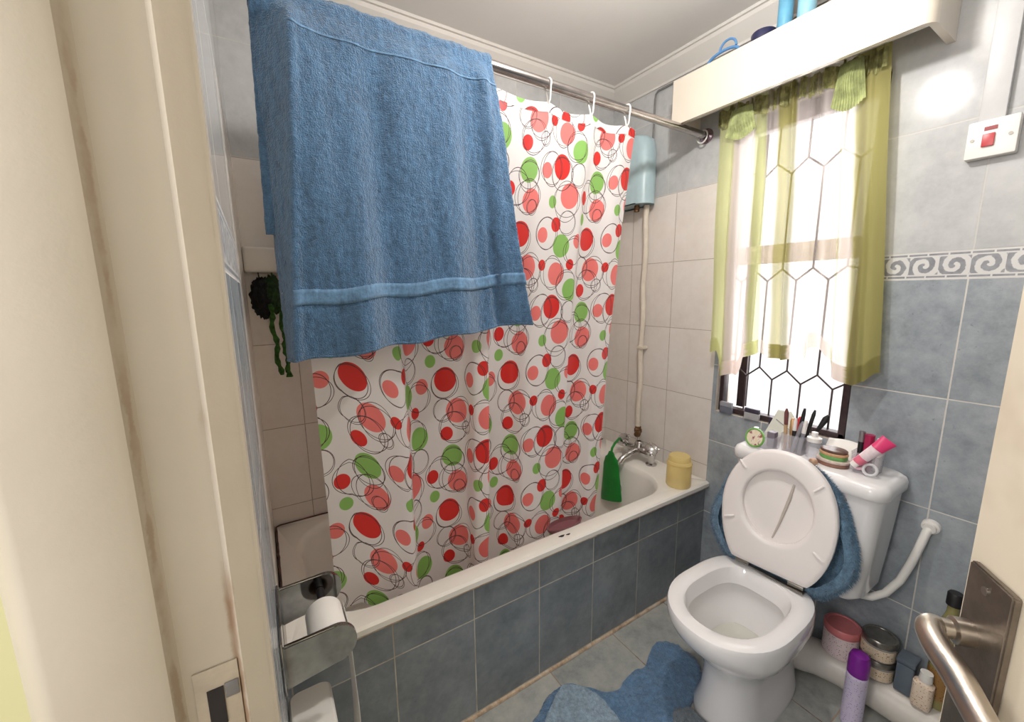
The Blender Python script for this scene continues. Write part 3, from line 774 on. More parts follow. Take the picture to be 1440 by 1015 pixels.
def towel_pt(u, s):
    # s 0..1 front, 1..1.15 over the rod, 1.15..1.7 the back fall
    if s <= 1:
        p = towel_front(u, s)
        if s > .9:
            k = (s-.9)/.1; k = k*k*(3-2*k); p.y = lerp(p.y, RY-R_, k)
        return p
    if s <= 1.15:
        a = pi*(s-1)/.15; p = towel_front(u, 1); return Vector((p.x, RY-R_*cos(a), RZ+.001+R_*sin(a)+.002*sin(u*40)*sin(a)))
    p = towel_front(u, 1); k = (s-1.15)/.55
    return Vector((p.x-.012*k+(.006*sin(u*9)), RY+R_*(1-k*.5)-.0+.002*sin(u*17), lerp(RZ, 1.44, k)))
bm = bm_new(); grid(bm, 150, 210, lambda u, v: towel_pt(u, v*1.7), lambda u, v: (u, v))
cloth = o = obj('terry_cloth', bm, m_towel, tw); md = o.modifiers.new('thickness', 'SOLIDIFY'); md.thickness = .005; md.offset = 0
dt = bpy.data.textures.new('pile', 'CLOUDS'); dt.noise_scale = .012; dt.noise_depth = 3
md = o.modifiers.new('pile', 'DISPLACE'); md.texture = dt; md.strength = .006; md.texture_coords = 'LOCAL'; md.mid_level = .5
def band(v0, v1, off, nm):
    bm = bm_new(); grid(bm, 150, 4, lambda u, v: (lambda p: Vector((p.x, p.y-off, p.z)))(towel_front(u, lerp(v0, v1, v))), lambda u, v: (u, v))
    o = obj(nm, bm, m_band, cloth); md = o.modifiers.new('t', 'SOLIDIFY'); md.thickness = .002; o['label'] = 'paler smooth woven band'
band(.158, .203, .0052, 'woven_band'); band(.905, .910, .0045, 'woven_band')
bm = bm_new(); tube(bm, [towel_front(i/80, 0) for i in range(81)], .0042, 8); obj('hem', bm, m_towel, cloth)

# ---------------------------------------------------------------- white shelf with bath puff in the far left corner
th = thing('soap_shelf', 'white ceramic shelf in the far left corner beside the towel', 'shelf', (-1.57, .56, 1.375))
bm = bm_new(); box(bm, (-1.629, .50, 1.377), (-1.36, YB-.001, 1.452), .008, 3); obj('shelf_body', bm, m_enamel, th)
def puff(c, R, m, seed, squash=1.25):
    bm = bm_new(); bmesh.ops.create_icosphere(bm, subdivisions=5, radius=R)
    for v in bm.verts:
        n = v.co.normalized(); k = 1+.22*noise.noise(n*4+Vector((seed, 0, 0)))+.16*abs(noise.noise(n*9+Vector((0, seed, 0))))
        v.co = Vector((n.x*k, n.y*k, n.z*k*squash))*R+Vector(c)
    return bm
th = thing('bath_puff', 'black mesh bath puff hanging under the white corner shelf', 'bath puff', (-1.592, .53, 1.30))
obj('mesh_ball', puff((-1.585, .53, 1.30), .034, None, 3, 1.75), simple('black_mesh', (26, 28, 28), .8, var=.3, bump=.8, bscale=300), th)
bm = bm_new(); tube(bm, [(-1.592, .53, 1.355), (-1.594, .531, 1.378)], .002, 6); obj('cord', bm, m_dark, th)
th = thing('loofah_strap', 'green braided scrub strap dangling beside the black bath puff', 'strap', (-1.557, .51, 1.07))
m_strap = simple('green_braid', (56, 104, 32), .85, var=.35, scale=90, bump=1, bscale=250)
bm = bm_new(); tube(bm, [(-1.558, .515, 1.355), (-1.558, .516, 1.3775)], .0022, 6); obj('hanging_cord', bm, m_strap, th)
obj('scrub_pad', puff((-1.558, .515, 1.31), .024, None, 8, 2.3), simple('dark_green_mesh', (44, 74, 36), .85, var=.4, scale=80, bump=1, bscale=260), th)
bm = bm_new(); tube(bm, [(-1.572+.010*i/16+.004*sin(i*.9), .50, 1.28-.225*i/16) for i in range(17)], [.007+.0022*sin(i*2.6) for i in range(17)], 8); obj('strap_tail', bm, m_strap, th)
bm = bm_new(); tube(bm, [(-1.545+.006*i/16+.003*sin(i*1.1), .503, 1.27-.21*i/16) for i in range(17)], [.007+.0024*sin(i*2.9+1) for i in range(17)], 8)
for k in range(7): tube(bm, [(-1.539, .503, 1.07), (-1.545+.002*k*1.2, .503+.003*sin(k*2), 1.045)], [.003, .0035], 6)
obj('strap_tail', bm, m_strap, th)

# ---------------------------------------------------------------- toilet roll holder on the left wall
HZ = .70
th = thing('toilet_roll_holder', 'chrome toilet roll holder on the wall beside the door frame', 'holder', (XL, -.17, HZ))
bm = bm_new(); box(bm, (XL+.0005, -.255, HZ-.085), (XL+.005, -.085, HZ+.02), .002); obj('back_plate', bm, m_holder, th)
def bracket(y0, sx):
    bm = bm_new(); n = 20
    ol = [(XL+.004, HZ+.012)]+[(XL+.09+.034*cos(RAD(a)), HZ-.024+.036*sin(RAD(a))) for a in range(90, -91, -9)]+[(XL+.004, HZ-.074)]
    prism(bm, ol, lambda a, b_, t_: Vector((a, t_, b_)), y0, y0+.010)
    bmesh.ops.bevel(bm, geom=[e for e in bm.edges], offset=.003, segments=2, affect='EDGES')
    obj('bracket', bm, m_holder, th, angle=50)
bracket(-.256, 1); bracket(-.092, 1)
bm = bm_new(); tube(bm, [(XL+.08, -.245, HZ-.02), (XL+.08, -.093, HZ-.02)], .008, 12); obj('spindle', bm, m_dark, th)
rl = thing('toilet_roll', 'white toilet roll on the chrome holder, its end sheet trailing', 'toilet roll', (XL+.08, -.17, HZ-.07))
bm = bm_new(); RR = .034; cz = HZ-.020-.020
lathe(bm, [(.02, 0), (RR-.002, 0), (RR, .003), (RR, .087), (RR-.002, .090), (.02, .090), (.02, 0)], (XL+.08, -.225, cz), 40, (0, 1, 0)); obj('paper_roll', bm, m_paper, rl)
bm = bm_new(); lathe(bm, [(.0195, .001), (.0195, .089), (.0175, .089), (.0175, .001), (.0195, .001)], (XL+.08, -.225, cz), 24, (0, 1, 0)); obj('card_core', bm, simple('card', (170, 150, 128), .9), rl)
def sheet(u, v):
    z = lerp(cz+.01, cz-.30, v)
    return Vector((XL+.08+RR*cos(.15)+.003-.0*v+.008*sin(v*3)*v+.003*sin(u*6)*v, lerp(-.222, -.138, u)+.006*v*sin(v*5), z))
bm = bm_new(); grid(bm, 8, 26, sheet); o = obj('loose_sheet', bm, m_paper, rl); md = o.modifiers.new('t', 'SOLIDIFY'); md.thickness = .0006

# white box beneath it
th = thing('waste_bin', 'tall white plastic bin with rounded corners under the toilet roll holder', 'bin', (-1.585, -.24, 0))
bm = bm_new(); cxb, cyb = -1.5905, -.25
loft(bm, [rr(cxb, cyb, .030, .075, .015, .0005), rr(cxb, cyb, .033, .082, .016, .03), rr(cxb, cyb, .037, .088, .018, .50)], True, True); obj('bin_body', bm, m_white_plastic, th)
bm = bm_new(); loft(bm, [rr(cxb, cyb, .0385, .09, .018, .5005), rr(cxb, cyb, .0385, .09, .018, .522), rr(cxb, cyb, .034, .085, .016, .528)], True, True); obj('lid', bm, m_white_plastic, th)

# ---------------------------------------------------------------- toilet
TC = -.412
to = thing('toilet', 'white ceramic toilet with raised seat beside the grey tiled wall', 'toilet', (-.42, TC, 0))
def egg(cx, xf, xb, hw, z, n=48, sq=2.25, cy=TC):
    """front at xf, back at xb, widest at cx"""
    out = []
    for k in range(n):
        a = 2*pi*k/n; c, s = cos(a), sin(a)
        e = 2/(sq if c < 0 else 2.0)
        L = (xb-cx) if c > 0 else (cx-xf)
        if c > 0: ee = 2/3.4; out.append(Vector((cx+L*abs(c)**ee, cy+hw*math.copysign(abs(s)**ee, s), z)))
        else: ee = 2/2.15; out.append(Vector((cx-L*abs(c)**ee, cy+hw*math.copysign(abs(s)**ee, s), z)))
    return out
CX = -.50
bm = bm_new()
loft(bm, [egg(-.45, -.575, -.16, .098, .0005), egg(-.45, -.575, -.16, .098, .02), egg(-.45, -.555, -.16, .083, .07), egg(-.45, -.55, -.17, .078, .15), egg(-.46, -.56, -.18, .085, .20), egg(-.475, -.595, -.19, .110, .245), egg(-.49, -.64, -.21, .143, .29), egg(-.50, -.675, -.23, .156, .33), egg(-.50, -.694, -.25, .161, .365), egg(-.50, -.698, -.255, .162, .39), egg(-.50, -.694, -.258, .159, .40), egg(-.50, -.684, -.265, .150, .404),
          egg(-.50, -.655, -.315, .122, .404), egg(-.50, -.648, -.322, .114, .398), egg(-.50, -.640, -.33, .108, .368), egg(-.50, -.634, -.336, .104, .350), egg(-.50, -.640, -.33, .110, .347), egg(-.50, -.645, -.325, .114, .335), egg(-.495, -.63, -.33, .105, .29), egg(-.48, -.575, -.36, .075, .22), egg(-.47, -.52, -.39, .045, .17), egg(-.46, -.49, -.42, .02, .16)], True, True)
bowl = obj('bowl', bm, m_ceramic, to)
bm = bm_new(); loft(bm, [egg(-.48, -.575, -.36, .0755, .2235)], cap1=True) if False else None
vs = [bm.verts.new(p) for p in egg(-.482, -.579, -.358, .077, .226)]; bm.faces.new(vs); t = NT('water'); t.base(lin((206, 206, 196))); t.set(Roughness=.03); t.bump(t.noise(12), .03); obj('water', bm, t.m, bowl)
# tank
bm = bm_new(); tcy = -.428
loft(bm, [rr(-.105, tcy, .085, .165, .03, .385), rr(-.105, tcy, .092, .185, .035, .405), rr(-.105, tcy, .096, .196, .035, .55), rr(-.105, tcy, .099, .206, .035, .722)], True, True); tank = obj('tank', bm, m_ceramic, to)
bm = bm_new()
loft(bm, [rr(-.108, tcy, .104, .213, .04, .7225), rr(-.108, tcy, .107, .216, .042, .728), rr(-.108, tcy, .107, .216, .042, .748), rr(-.108, tcy, .102, .211, .04, .760), rr(-.108, tcy, .090, .199, .035, .767)], True, True); obj('tank_lid', bm, m_ceramic, to)
bm = bm_new(); tube(bm, [(-.206, -.552, .700), (-.216, -.552, .700)], .006, 12); tube(bm, [(-.216, -.552, .700), (-.217, -.55, .716)], [.005, .004], 10); obj('flush_lever', bm, m_silver, tank)
# seat frame: a across, b up the leaning seat, c out towards the bather
HP = Vector((-.315, -.418, .424)); A_ = Vector((.13, -.99, 0)).normalized(); Bv = Vector((.05, .0, .392)); Bv = (Bv-A_*Bv.dot(A_)).normalized(); Cv = A_.cross(Bv).normalized()
if Cv.x > 0: Cv = -Cv
def SF(a, b_, c): return HP+A_*a+Bv*b_+Cv*c
def segg(w, L, b0, n=56, fl=.115, back=.0):
    out = []
    for k in range(n):
        th_ = 2*pi*k/n; a = w*sin(th_); cb = b0+L*cos(th_)
        out.append((a, cb))
    return out
def seat_outline(g=0.0, n=60):
    # flat chord at the hinge, round at the front
    out = []
    for k in range(n):
        a = 2*pi*k/n; s, c = sin(a), cos(a)
        w = .156+g; b0 = .195; L = (.2+g)
        y = b0+L*c; x = w*math.copysign(abs(s)**(.92 if c > 0 else .74), s)
        if c < 0:
            y = max(b0+L*c*1.12, .012-g); 
        out.append((x, y))
    return out
def ring_solid(bm, outer, inner, c0, c1, rnd=.006):
    n = len(outer)
    def mid(o, i, f): return [(lerp(a[0], b_[0], f), lerp(a[1], b_[1], f)) for a, b_ in zip(o, i)]
    rings = []
    for f, c in ((0, c0), (0, c1-rnd), (.06, c1-rnd*.3), (.15, c1), (.85, c1), (.94, c1-rnd*.3), (1, c1-rnd), (1, c0), (0, c0)):
        rings.append([SF(a, b_, c) for a, b_ in mid(outer, inner, f)])
    loft(bm, rings)
inner_hole = [(.096*sin(2*pi*k/60), .218+.113*cos(2*pi*k/60)) for k in range(60)]
bm = bm_new(); ring_solid(bm, seat_outline(), inner_hole, .0, .02); seat = obj('seat', bm, m_seat, to)
for a, b_ in ((-.105, .325), (.10, .315), (-.125, .14), (.122, .12)):
    bm = bm_new(); d = Vector((a, b_-.2)).normalized(); q = Vector((-d.y, d.x))
    tube(bm, [SF(a-d.x*.016, b_-d.y*.016, .0215), SF(a, b_, .0225), SF(a+d.x*.016, b_+d.y*.016, .0215)], [.003, .0042, .003], 8); obj('seat_bumper', bm, m_seat, seat)
bm = bm_new(); o1 = seat_outline(-.003)
R0 = [SF(a, b_, -.001) for a, b_ in o1]; R1 = [SF(a, b_, -.014) for a, b_ in o1]; R2 = [SF(a*.9, .19+(b_-.19)*.9, -.02) for a, b_ in o1]
loft(bm, [R0, R1, R2], True, True); lid_o = obj('lid', bm, m_seat, to)
bm = bm_new(); tube(bm, [SF(.035, .30, .0006), SF(.028, .25, .001), SF(.012, .17, .001), SF(-.002, .115, .0006)], [.003, .005, .0035, .002], 8); o_ = obj('grey_streak', bm, simple('streak_grey', (192, 182, 172), .4), lid_o); o_['label'] = 'grey streak down the lid'  # thin grey streak laid on the lid inside the seat hole
bm = bm_new()
for a in (-.075, .075): tube(bm, [SF(a-.02, .0, -.004), SF(a+.02, .0, -.004)], .009, 12)
box(bm, tuple(SF(0, -.01, -.014)-Vector((.012, .10, .004))), tuple(SF(0, -.01, -.014)+Vector((.012, .10, .002))), .003)
obj('hinge', bm, m_silver, to)
# shaggy cover over the lid
cv = thing('toilet_lid_cover', 'shaggy blue fabric cover on the raised toilet lid', 'lid cover', tuple(SF(0, .1, -.04)))
bm = bm_new(); oc = [(a+.042*math.exp(-((y-.09)/.10)**2)*(1 if a > 0 else -1.1 if a < 0 else 0)*min(1, abs(a)/.05), .165+(y-.165)*(.85 if y > .165 else 1.14)) for a, y in seat_outline(.008)]
rings = [[SF(a, b_, c) for a, b_ in [(x*s, .17+(y-.17)*s) for x, y in oc]] for s, c in ((.88, -.0215), (.965, -.022), (1.0, -.026), (1.02, -.038), (1.0, -.052), (.93, -.060), (.75, -.064), (.4, -.066))]
loft(bm, rings, False, True)
rnd = random.Random(3)
base_faces = list(bm.faces)
obj('cover_cloth', bm, m_shag, cv)
bm = bm_new()
for _ in range(6500):
    k = rnd.random()*60; i = int(k); f = k-i; a = lerp(oc[i][0], oc[(i+1) % 60][0], f); b_ = lerp(oc[i][1], oc[(i+1) % 60][1], f)
    ph = rnd.random(); s = lerp(.955, 1.02, sin(ph*pi)); c = lerp(-.022, -.062, ph)
    p = SF(a*s, .17+(b_-.17)*s, c); d = (A_*(a)+Bv*(b_-.17)); d = d.normalized()*(.35+sin(ph*pi))+Cv*(.9*(1-2*ph)*.5)+Vector((rnd.gauss(0, .35), rnd.gauss(0, .35), rnd.gauss(-.25, .35)))
    d = d.normalized(); l = rnd.uniform(.008, .016); s1 = d.orthogonal().normalized()*.0012; s2 = d.cross(s1.normalized())*.0012
    v = [bm.verts.new(p+s1), bm.verts.new(p-s1*.5+s2), bm.verts.new(p-s1*.5-s2), bm.verts.new(p+d*l+Vector((0, 0, -.003)))]
    bm.faces.new((v[0], v[1], v[3])); bm.faces.new((v[1], v[2], v[3])); bm.faces.new((v[2], v[0], v[3]))
o = obj('shag_pile', bm, m_shag, cv, smooth=False)

# soil pipe along the wall
sp = thing('soil_pipe', 'fat white waste pipe along the floor behind the toilet', 'pipe', (-.07, -.7, 0))
bm = bm_new()
rings = []
for x, y in ((-.16, -.33), (-.13, -.40), (-.095, -.455), (-.068, -.51), (-.062, -.60), (-.062, -.75), (-.062, -1.0)):
    pass
path = [Vector((-.17, -.36, .058)), Vector((-.125, -.43, .058)), Vector((-.085, -.49, .058)), Vector((-.064, -.56, .058)), Vector((-.062, -.70, .058)), Vector((-.062, -.85, .058)), Vector((-.062, -1.05, .058))]
def dsec(p, d):
    s = Vector((-d.y, d.x, 0)).normalized(); out = []
    for k in range(24):
        a = 2*pi*k/24; out.append(p+s*(.056*cos(a))+Vector((0, 0, min(.0565*sin(a), .0545) if sin(a) > 0 else .057*sin(a))))
    return out
for i, p in enumerate(path):
    d = (path[min(i+1, 6)]-path[max(i-1, 0)]).normalized(); rings.append(dsec(p, d))
loft(bm, rings, True, True); obj('pipe_run', bm, simple('soil_pipe_pvc', (212, 206, 198), .35, var=.05, scale=12), sp)
bm = bm_new(); loft(bm, [[Vector((p.x, y, p.z)) for p in [Vector((-.062+.06*cos(2*pi*k/24), 0, .0595+.059*sin(2*pi*k/24)*(.95 if sin(2*pi*k/24) > 0 else 1))) for k in range(24)]] for y in (-.80, -.85)], True, True); obj('pipe_collar', bm, m_pipe, sp)
ZT_ = .1135
# overflow hose
hs = thing('overflow_hose', 'white flexible hose curving from the cistern to the wall socket', 'hose', (-.01, -.69, .62))
hp = [(-.10, -.55, .392), (-.10, -.565, .375), (-.098, -.585, .366), (-.09, -.612, .372), (-.078, -.64, .40), (-.06, -.663, .45), (-.045, -.677, .51), (-.032, -.687, .57), (-.02, -.693, .61), (-.012, -.696, .622)]
hq = []
for i in range(len(hp)-1):
    for k in range(4): hq.append(Vector(hp[i]).lerp(Vector(hp[i+1]), k/4))
hq.append(Vector(hp[-1]))
bm = bm_new(); tube(bm, hq, [.0105]*len(hq), 12); obj('hose_run', bm, m_white_plastic, hs)
bm = bm_new(); lathe(bm, [(0, .022), (.014, .022), (.015, .014), (.02, .012), (.021, 0), (0, 0)], (-.0005, -.697, .624), 20, (-1, 0, -.12)); obj('wall_collar', bm, m_white_plastic, hs)

# ---------------------------------------------------------------- toiletries on the pipe and floor
def jar(name, x, y, z, r, h, m_body, m_lid, lid_h, label, cat, group, neck=.92, m_lab=None):
    th = thing(name, label, cat, (x, y, z), group)
    bm = bm_new(); hb = h-lid_h
    lathe(bm, [(0, 0), (r*.92, 0), (r, .004), (r, hb-.004), (r*.95, hb), (0, hb)], (x, y, z+.0003)); obj('jar_body', bm, m_body, th)
    bm = bm_new(); lathe(bm, [(0, hb+.0006), (r*1.01, hb+.0006), (r*1.03, hb+.002), (r*1.03, h-.003), (r*.98, h), (r*.85, h), (r*.83, h-.002), (0, h-.002)], (x, y, z), 32); obj('lid', bm, m_lid, th)
    if m_lab:
        bm = bm_new(); lathe(bm, [(r*1.005, hb*.12), (r*1.008, hb*.14), (r*1.008, hb*.86), (r*1.005, hb*.88)], (x, y, z)); obj('label_band', bm, m_lab, th)
    return th
jar('cosmetic_jar', -.064, -.548, ZT_, .048, .104, m_jar_pink, m_pinklid, .026, 'squat pale jar with dusty pink lid on the waste pipe', 'jar', 'jars on the waste pipe')
jar('cosmetic_jar', -.062, -.642, ZT_, .041, .066, m_glass_jar, m_silver, .018, 'glass jar with silver lid, lower one of two stacked on the waste pipe', 'jar', 'jars on the waste pipe', m_lab=m_jar_cream)
jar('cosmetic_jar', -.062, -.640, ZT_+.0665, .042, .068, m_glass_jar, m_silver, .02, 'cream label jar with silver lid, upper one of two stacked on the waste pipe', 'jar', 'jars on the waste pipe', m_lab=m_jar_cream)
th = thing('toiletry_carton', 'smoky grey plastic box standing next to the stacked jars', 'box', (-.06, -.705, ZT_))
bm = bm_new(); box(bm, (-.085, -.728, ZT_), (-.035, -.688, ZT_+.095), .006); obj('box_body', bm, m_smoke, th)
bm = bm_new(); box(bm, (-.087, -.730, ZT_+.0955), (-.033, -.686, ZT_+.111), .005); obj('lid', bm, simple('slate_lid', (86, 96, 108), .3), th)
th = thing('lotion_bottle', 'cream lotion bottle with white cap beside the smoky box', 'bottle', (-.085, -.752, ZT_), 'bottles on the waste pipe')
bm = bm_new(); loft(bm, [rr(-.085, -.750, .016, .02, .01, ZT_+.0003), rr(-.085, -.750, .018, .022, .012, ZT_+.01), rr(-.085, -.750, .018, .022, .012, ZT_+.075), rr(-.085, -.750, .012, .013, .01, ZT_+.084)], True, True); obj('bottle_body', bm, m_cream, th)
bm = bm_new(); lathe(bm, [(0, .0845), (.014, .0845), (.0145, .09), (.0135, .112), (0, .112)], (-.085, -.752, ZT_)); obj('cap', bm, m_white_plastic, th)
th = thing('oil_bottle', 'tall clear bottle of olive yellow oil with dark cap by the wall', 'bottle', (-.04, -.772, ZT_), 'bottles on the waste pipe')
bx, by, BR = -.040, -.772, .028
bm = bm_new(); lathe(bm, [(0, 0), (BR*.9, 0), (BR, .008), (BR, .22), (BR*.92, .25), (BR*.55, .285), (.012, .30), (.012, .322), (0, .322)], (bx, by, ZT_+.0003)); obj('bottle_body', bm, m_oil, th)
bm = bm_new(); lathe(bm, [(0, .3225), (.0165, .3225), (.0165, .356), (.014, .36), (0, .36)], (bx, by, ZT_)); obj('cap', bm, m_dark, th)
bm = bm_new(); lathe(bm, [(BR*1.005, .03), (BR*1.012, .032), (BR*1.012, .12), (BR*1.005, .122)], (bx, by, ZT_)); obj('label_band', bm, m_brown_label, th)
# spray can
th = thing('spray_can', 'lilac aerosol can with purple cap standing on the floor', 'spray can', (-.19, -.632, 0)); sx_, sy_ = -.19, -.632
bm = bm_new(); lathe(bm, [(0, 0), (.025, 0), (.0265, .004), (.026, .012), (.026, .165), (.0265, .172), (.022, .182), (0, .182)], (sx_, sy_, .0003), 32); obj('can_body', bm, m_can, th)
bm = bm_new(); lathe(bm, [(0, .176), (.0255, .176), (.026, .18), (.0255, .225), (.021, .240), (.012, .244), (0, .245)], (sx_, sy_, .0003), 32); obj('cap', bm, m_purple, th)

# ---------------------------------------------------------------- things on the tank lid
TZ = .7672
# clear box at left with a round painted lid leaning in front
th = thing('storage_box', 'clear plastic box with round green edged label on the left of the cistern', 'box', (-.15, -.29, TZ), 'clear boxes of makeup on the cistern')
def tray(x0, x1, y0, y1, z0, h, m, name, par, flare=.004, w=.0016):
    bm = bm_new(); cx_, cy_, hx, hy = (x0+x1)/2, (y0+y1)/2, (x1-x0)/2, (y1-y0)/2
    loft(bm, [rr(cx_, cy_, hx-flare, hy-flare, .006, z0, 3), rr(cx_, cy_, hx, hy, .007, z0+h, 3), rr(cx_, cy_, hx-w, hy-w, .006, z0+h, 3), rr(cx_, cy_, hx-flare-w, hy-flare-w, .005, z0+w, 3)], True, True)
    return obj(name, bm, m, par, angle=30)
tray(-.178, -.115, -.335, -.248, TZ, .045, m_clear, 'box_wall', th)
bm = bm_new(); lathe(bm, [(0, .0), (.030, 0), (.030, .003), (0, .003)], (-.186, -.280, TZ+.036), 30, (-1, .1, .25))
t = NT('floral_label'); t.base(t.ramp(t.noise(55, 3), [(.35, lin((226, 210, 180))), (.55, lin((232, 220, 200))), (.62, lin((150, 70, 92))), (.7, lin((170, 120, 60)))])); t.set(Roughness=.4)
disc = obj('label_disc', bm, t.m, th)
bm = bm_new(); ax = Vector((-1, .1, .25)).normalized(); e1 = ax.orthogonal().normalized(); e2 = ax.cross(e1)
tube(bm, [Vector((-.186, -.280, TZ+.036))+ax*.002+(e1*cos(2*pi*k/32)+e2*sin(2*pi*k/32))*.0305 for k in range(32)], .0035, 8, True); obj('green_rim', bm, simple('lime_rim', (120, 178, 92), .4), disc)
# contents
def small(name, bm, m, label, cat, loc, group): return solo(name, bm, m, label, cat, loc, group)
bm = bm_new(); box(bm, (-.150, -.325, TZ+.0035), (-.125, -.300, TZ+.058), .003); small('eyeshadow_case', bm, simple('grey_case', (120, 112, 122), .4), 'grey compact case poking out of the floral labelled box', 'case', (-.138, -.31, TZ+.003), 'makeup in the boxes on the cistern')
bm = bm_new(); tube(bm, [(-.14, -.262, TZ+.006), (-.146, -.262, TZ+.06)], .008, 12); small('lip_balm', bm, simple('pearl_white', (232, 222, 224), .3), 'white stick standing in the floral labelled box', 'stick', (-.14, -.262, TZ+.004), 'makeup in the boxes on the cistern')
# folded card leaning at the back
th = thing('folded_card', 'pale greenish card leaning between the boxes and the window sill', 'card', (-.035, -.275, TZ))
bm = bm_new(); ol = [(-.24, TZ+.001), (-.335, TZ+.001), (-.335, TZ+.085), (-.315, TZ+.110), (-.272, TZ+.108)]
prism(bm, ol, lambda a, b_, c: Vector((c+(b_-TZ)*.28, a, b_)), -.056, -.052); obj('card_sheet', bm, simple('pale_card', (214, 216, 204), .4, var=.03), th)
bm = bm_new(); tube(bm, [(-.057+.03*.6, -.275, TZ+.075), (-.057+.02*.6, -.33, TZ+.045)], .0012, 6); obj('crease', bm, m_lead, th)
# brush pot
bp = thing('brush_pot', 'clear plastic pot full of makeup brushes behind the toilet lid', 'pot', (-.11, -.372, TZ), 'clear boxes of makeup on the cistern')
tray(-.142, -.075, -.408, -.338, TZ, .062, m_clear, 'pot_wall', bp)
def stick(x, y, tilt, L, r, m1, m2, label, k=.62, name='makeup_brush', cat='brush', tip=None):
    p = Vector((x, y, TZ+.0025)); d = Vector(tilt).normalized()
    th = thing(name, label, cat, tuple(p), 'brushes and pencils in the clear pot')
    bm = bm_new(); tube(bm, [p, p+d*L*k], [r*.8, r], 10); obj('handle', bm, m1, th)
    bm = bm_new(); tube(bm, [p+d*(L*k+.0003), p+d*L*.9, p+d*L], [r*1.05, r*(tip or 1.2), r*.5], 10); obj('tip', bm, m2, th)
m_tan = simple('tan_wood', (196, 160, 118), .5); m_hair = simple('brown_bristle', (112, 64, 62), .8); m_blk = m_dark; m_gold = simple('gold_cap', (206, 168, 120), .3, .5); m_redcap = simple('scarlet_cap', (206, 56, 66), .35); m_greyst = simple('grey_pencil', (150, 150, 158), .35, .3)
stick(-.128, -.350, (-.05, .02, 1), .145, .0055, m_tan, m_hair, 'tan brush with dark red tip, leftmost in the clear pot')
stick(-.095, -.352, (.05, .02, 1), .105, .007, m_gold, m_gold, 'short gold capped stick at the left of the clear pot', tip=1.0)
stick(-.118, -.368, (.1, .02, 1), .112, .006, m_blk, m_white_plastic, 'black pencil with white end near the left of the clear pot', tip=1.0)
stick(-.1, -.374, (.02, -.02, 1), .118, .010, m_redcap, m_redcap, 'stout scarlet tube in the middle of the clear pot', tip=1.0, name='lip_gloss', cat='tube')
stick(-.13, -.372, (-.02, -.22, 1), .115, .006, m_greyst, m_greyst, 'silvery grey pencil leaning across the front of the clear pot', tip=1.0)
stick(-.12, -.378, (.0, -.1, 1), .155, .0065, m_blk, m_blk, 'long black eyeliner, tallest one in the clear pot', tip=.8)
stick(-.09, -.385, (.05, -.16, 1), .148, .0055, m_blk, m_blk, 'black mascara leaning right at the back of the clear pot', tip=1.0)
stick(-.085, -.388, (.02, -.42, 1), .15, .006, m_blk, m_blk, 'black brush sticking out farthest to the right of the clear pot', tip=1.6)
stick(-.128, -.392, (-.03, -.12, 1), .12, .006, m_greyst, m_white_plastic, 'pale silver stick with white end at the right of the clear pot', tip=1.1)
# perfume bottle
th = thing('perfume_bottle', 'small clear perfume bottle with white cap right of the brush pot', 'bottle', (-.12, -.428, TZ))
bm = bm_new(); box(bm, (-.135, -.445, TZ), (-.105, -.413, TZ+.055), .006); obj('bottle_body', bm, m_clear, th)
bm = bm_new(); lathe(bm, [(0, .0555), (.02, .0555), (.02, .068), (.012, .071), (.009, .072), (.009, .086), (0, .087)], (-.12, -.429, TZ), 20); obj('cap', bm, m_white_plastic, th)
# bangles and compacts stack
cols5 = [((146, 104, 88), .042, .012, 'brown patterned compact, lowest in the stack on the cistern'), ((214, 196, 186), .044, .009, 'cream compact, second from the bottom of the stack on the cistern'), ((112, 172, 96), .036, .012, 'green compact in the middle of the stack on the cistern'), ((212, 168, 126), .037, .009, 'tan compact, second from the top of the stack on the cistern'), ((104, 78, 66), .035, .009, 'dark brown compact, topmost in the stack on the cistern')]
zz = TZ+.0002
for (c, r, h, lab) in cols5:
    th = thing('powder_compact', lab, 'compact', (-.128, -.487, zz), 'compacts stacked on the cistern')
    mm = simple('compact_shell', c, .35, var=.15, scale=60)
    bm = bm_new(); lathe(bm, [(0, 0), (r*.95, 0), (r, h*.25), (r, h*.5), (0, h*.5)], (-.128, -.487, zz), 30, None, .8, 1); obj('base', bm, mm, th)
    bm = bm_new(); lathe(bm, [(0, h*.52), (r, h*.52), (r, h*.8), (r*.94, h*.98), (0, h*.98)], (-.128, -.487, zz), 30, None, .8, 1); obj('lid', bm, mm, th)
    zz += h
th = thing('paper_slip', 'white folded slip of paper lying at the back of the cistern', 'paper', (-.05, -.48, TZ))
bm = bm_new(); grid(bm, 8, 8, lambda u, v: Vector((-.075+.05*v, -.52+.085*u, TZ+.0015+.052*v+.004*sin(u*4)))); o = obj('slip_sheet', bm, m_paper, th); md = o.modifiers.new('t', 'SOLIDIFY'); md.thickness = .0008
bm = bm_new(); lathe(bm, [(0, 0), (.011, 0), (.012, .01), (.008, .016), (0, .016)], (-.172, -.452, TZ+.0002), 18); solo('ring_box', bm, simple('gold_trinket', (206, 168, 140), .4, .3), 'tiny gold trinket in front of the compact stack on the cistern', 'trinket', (-.172, -.452, TZ))
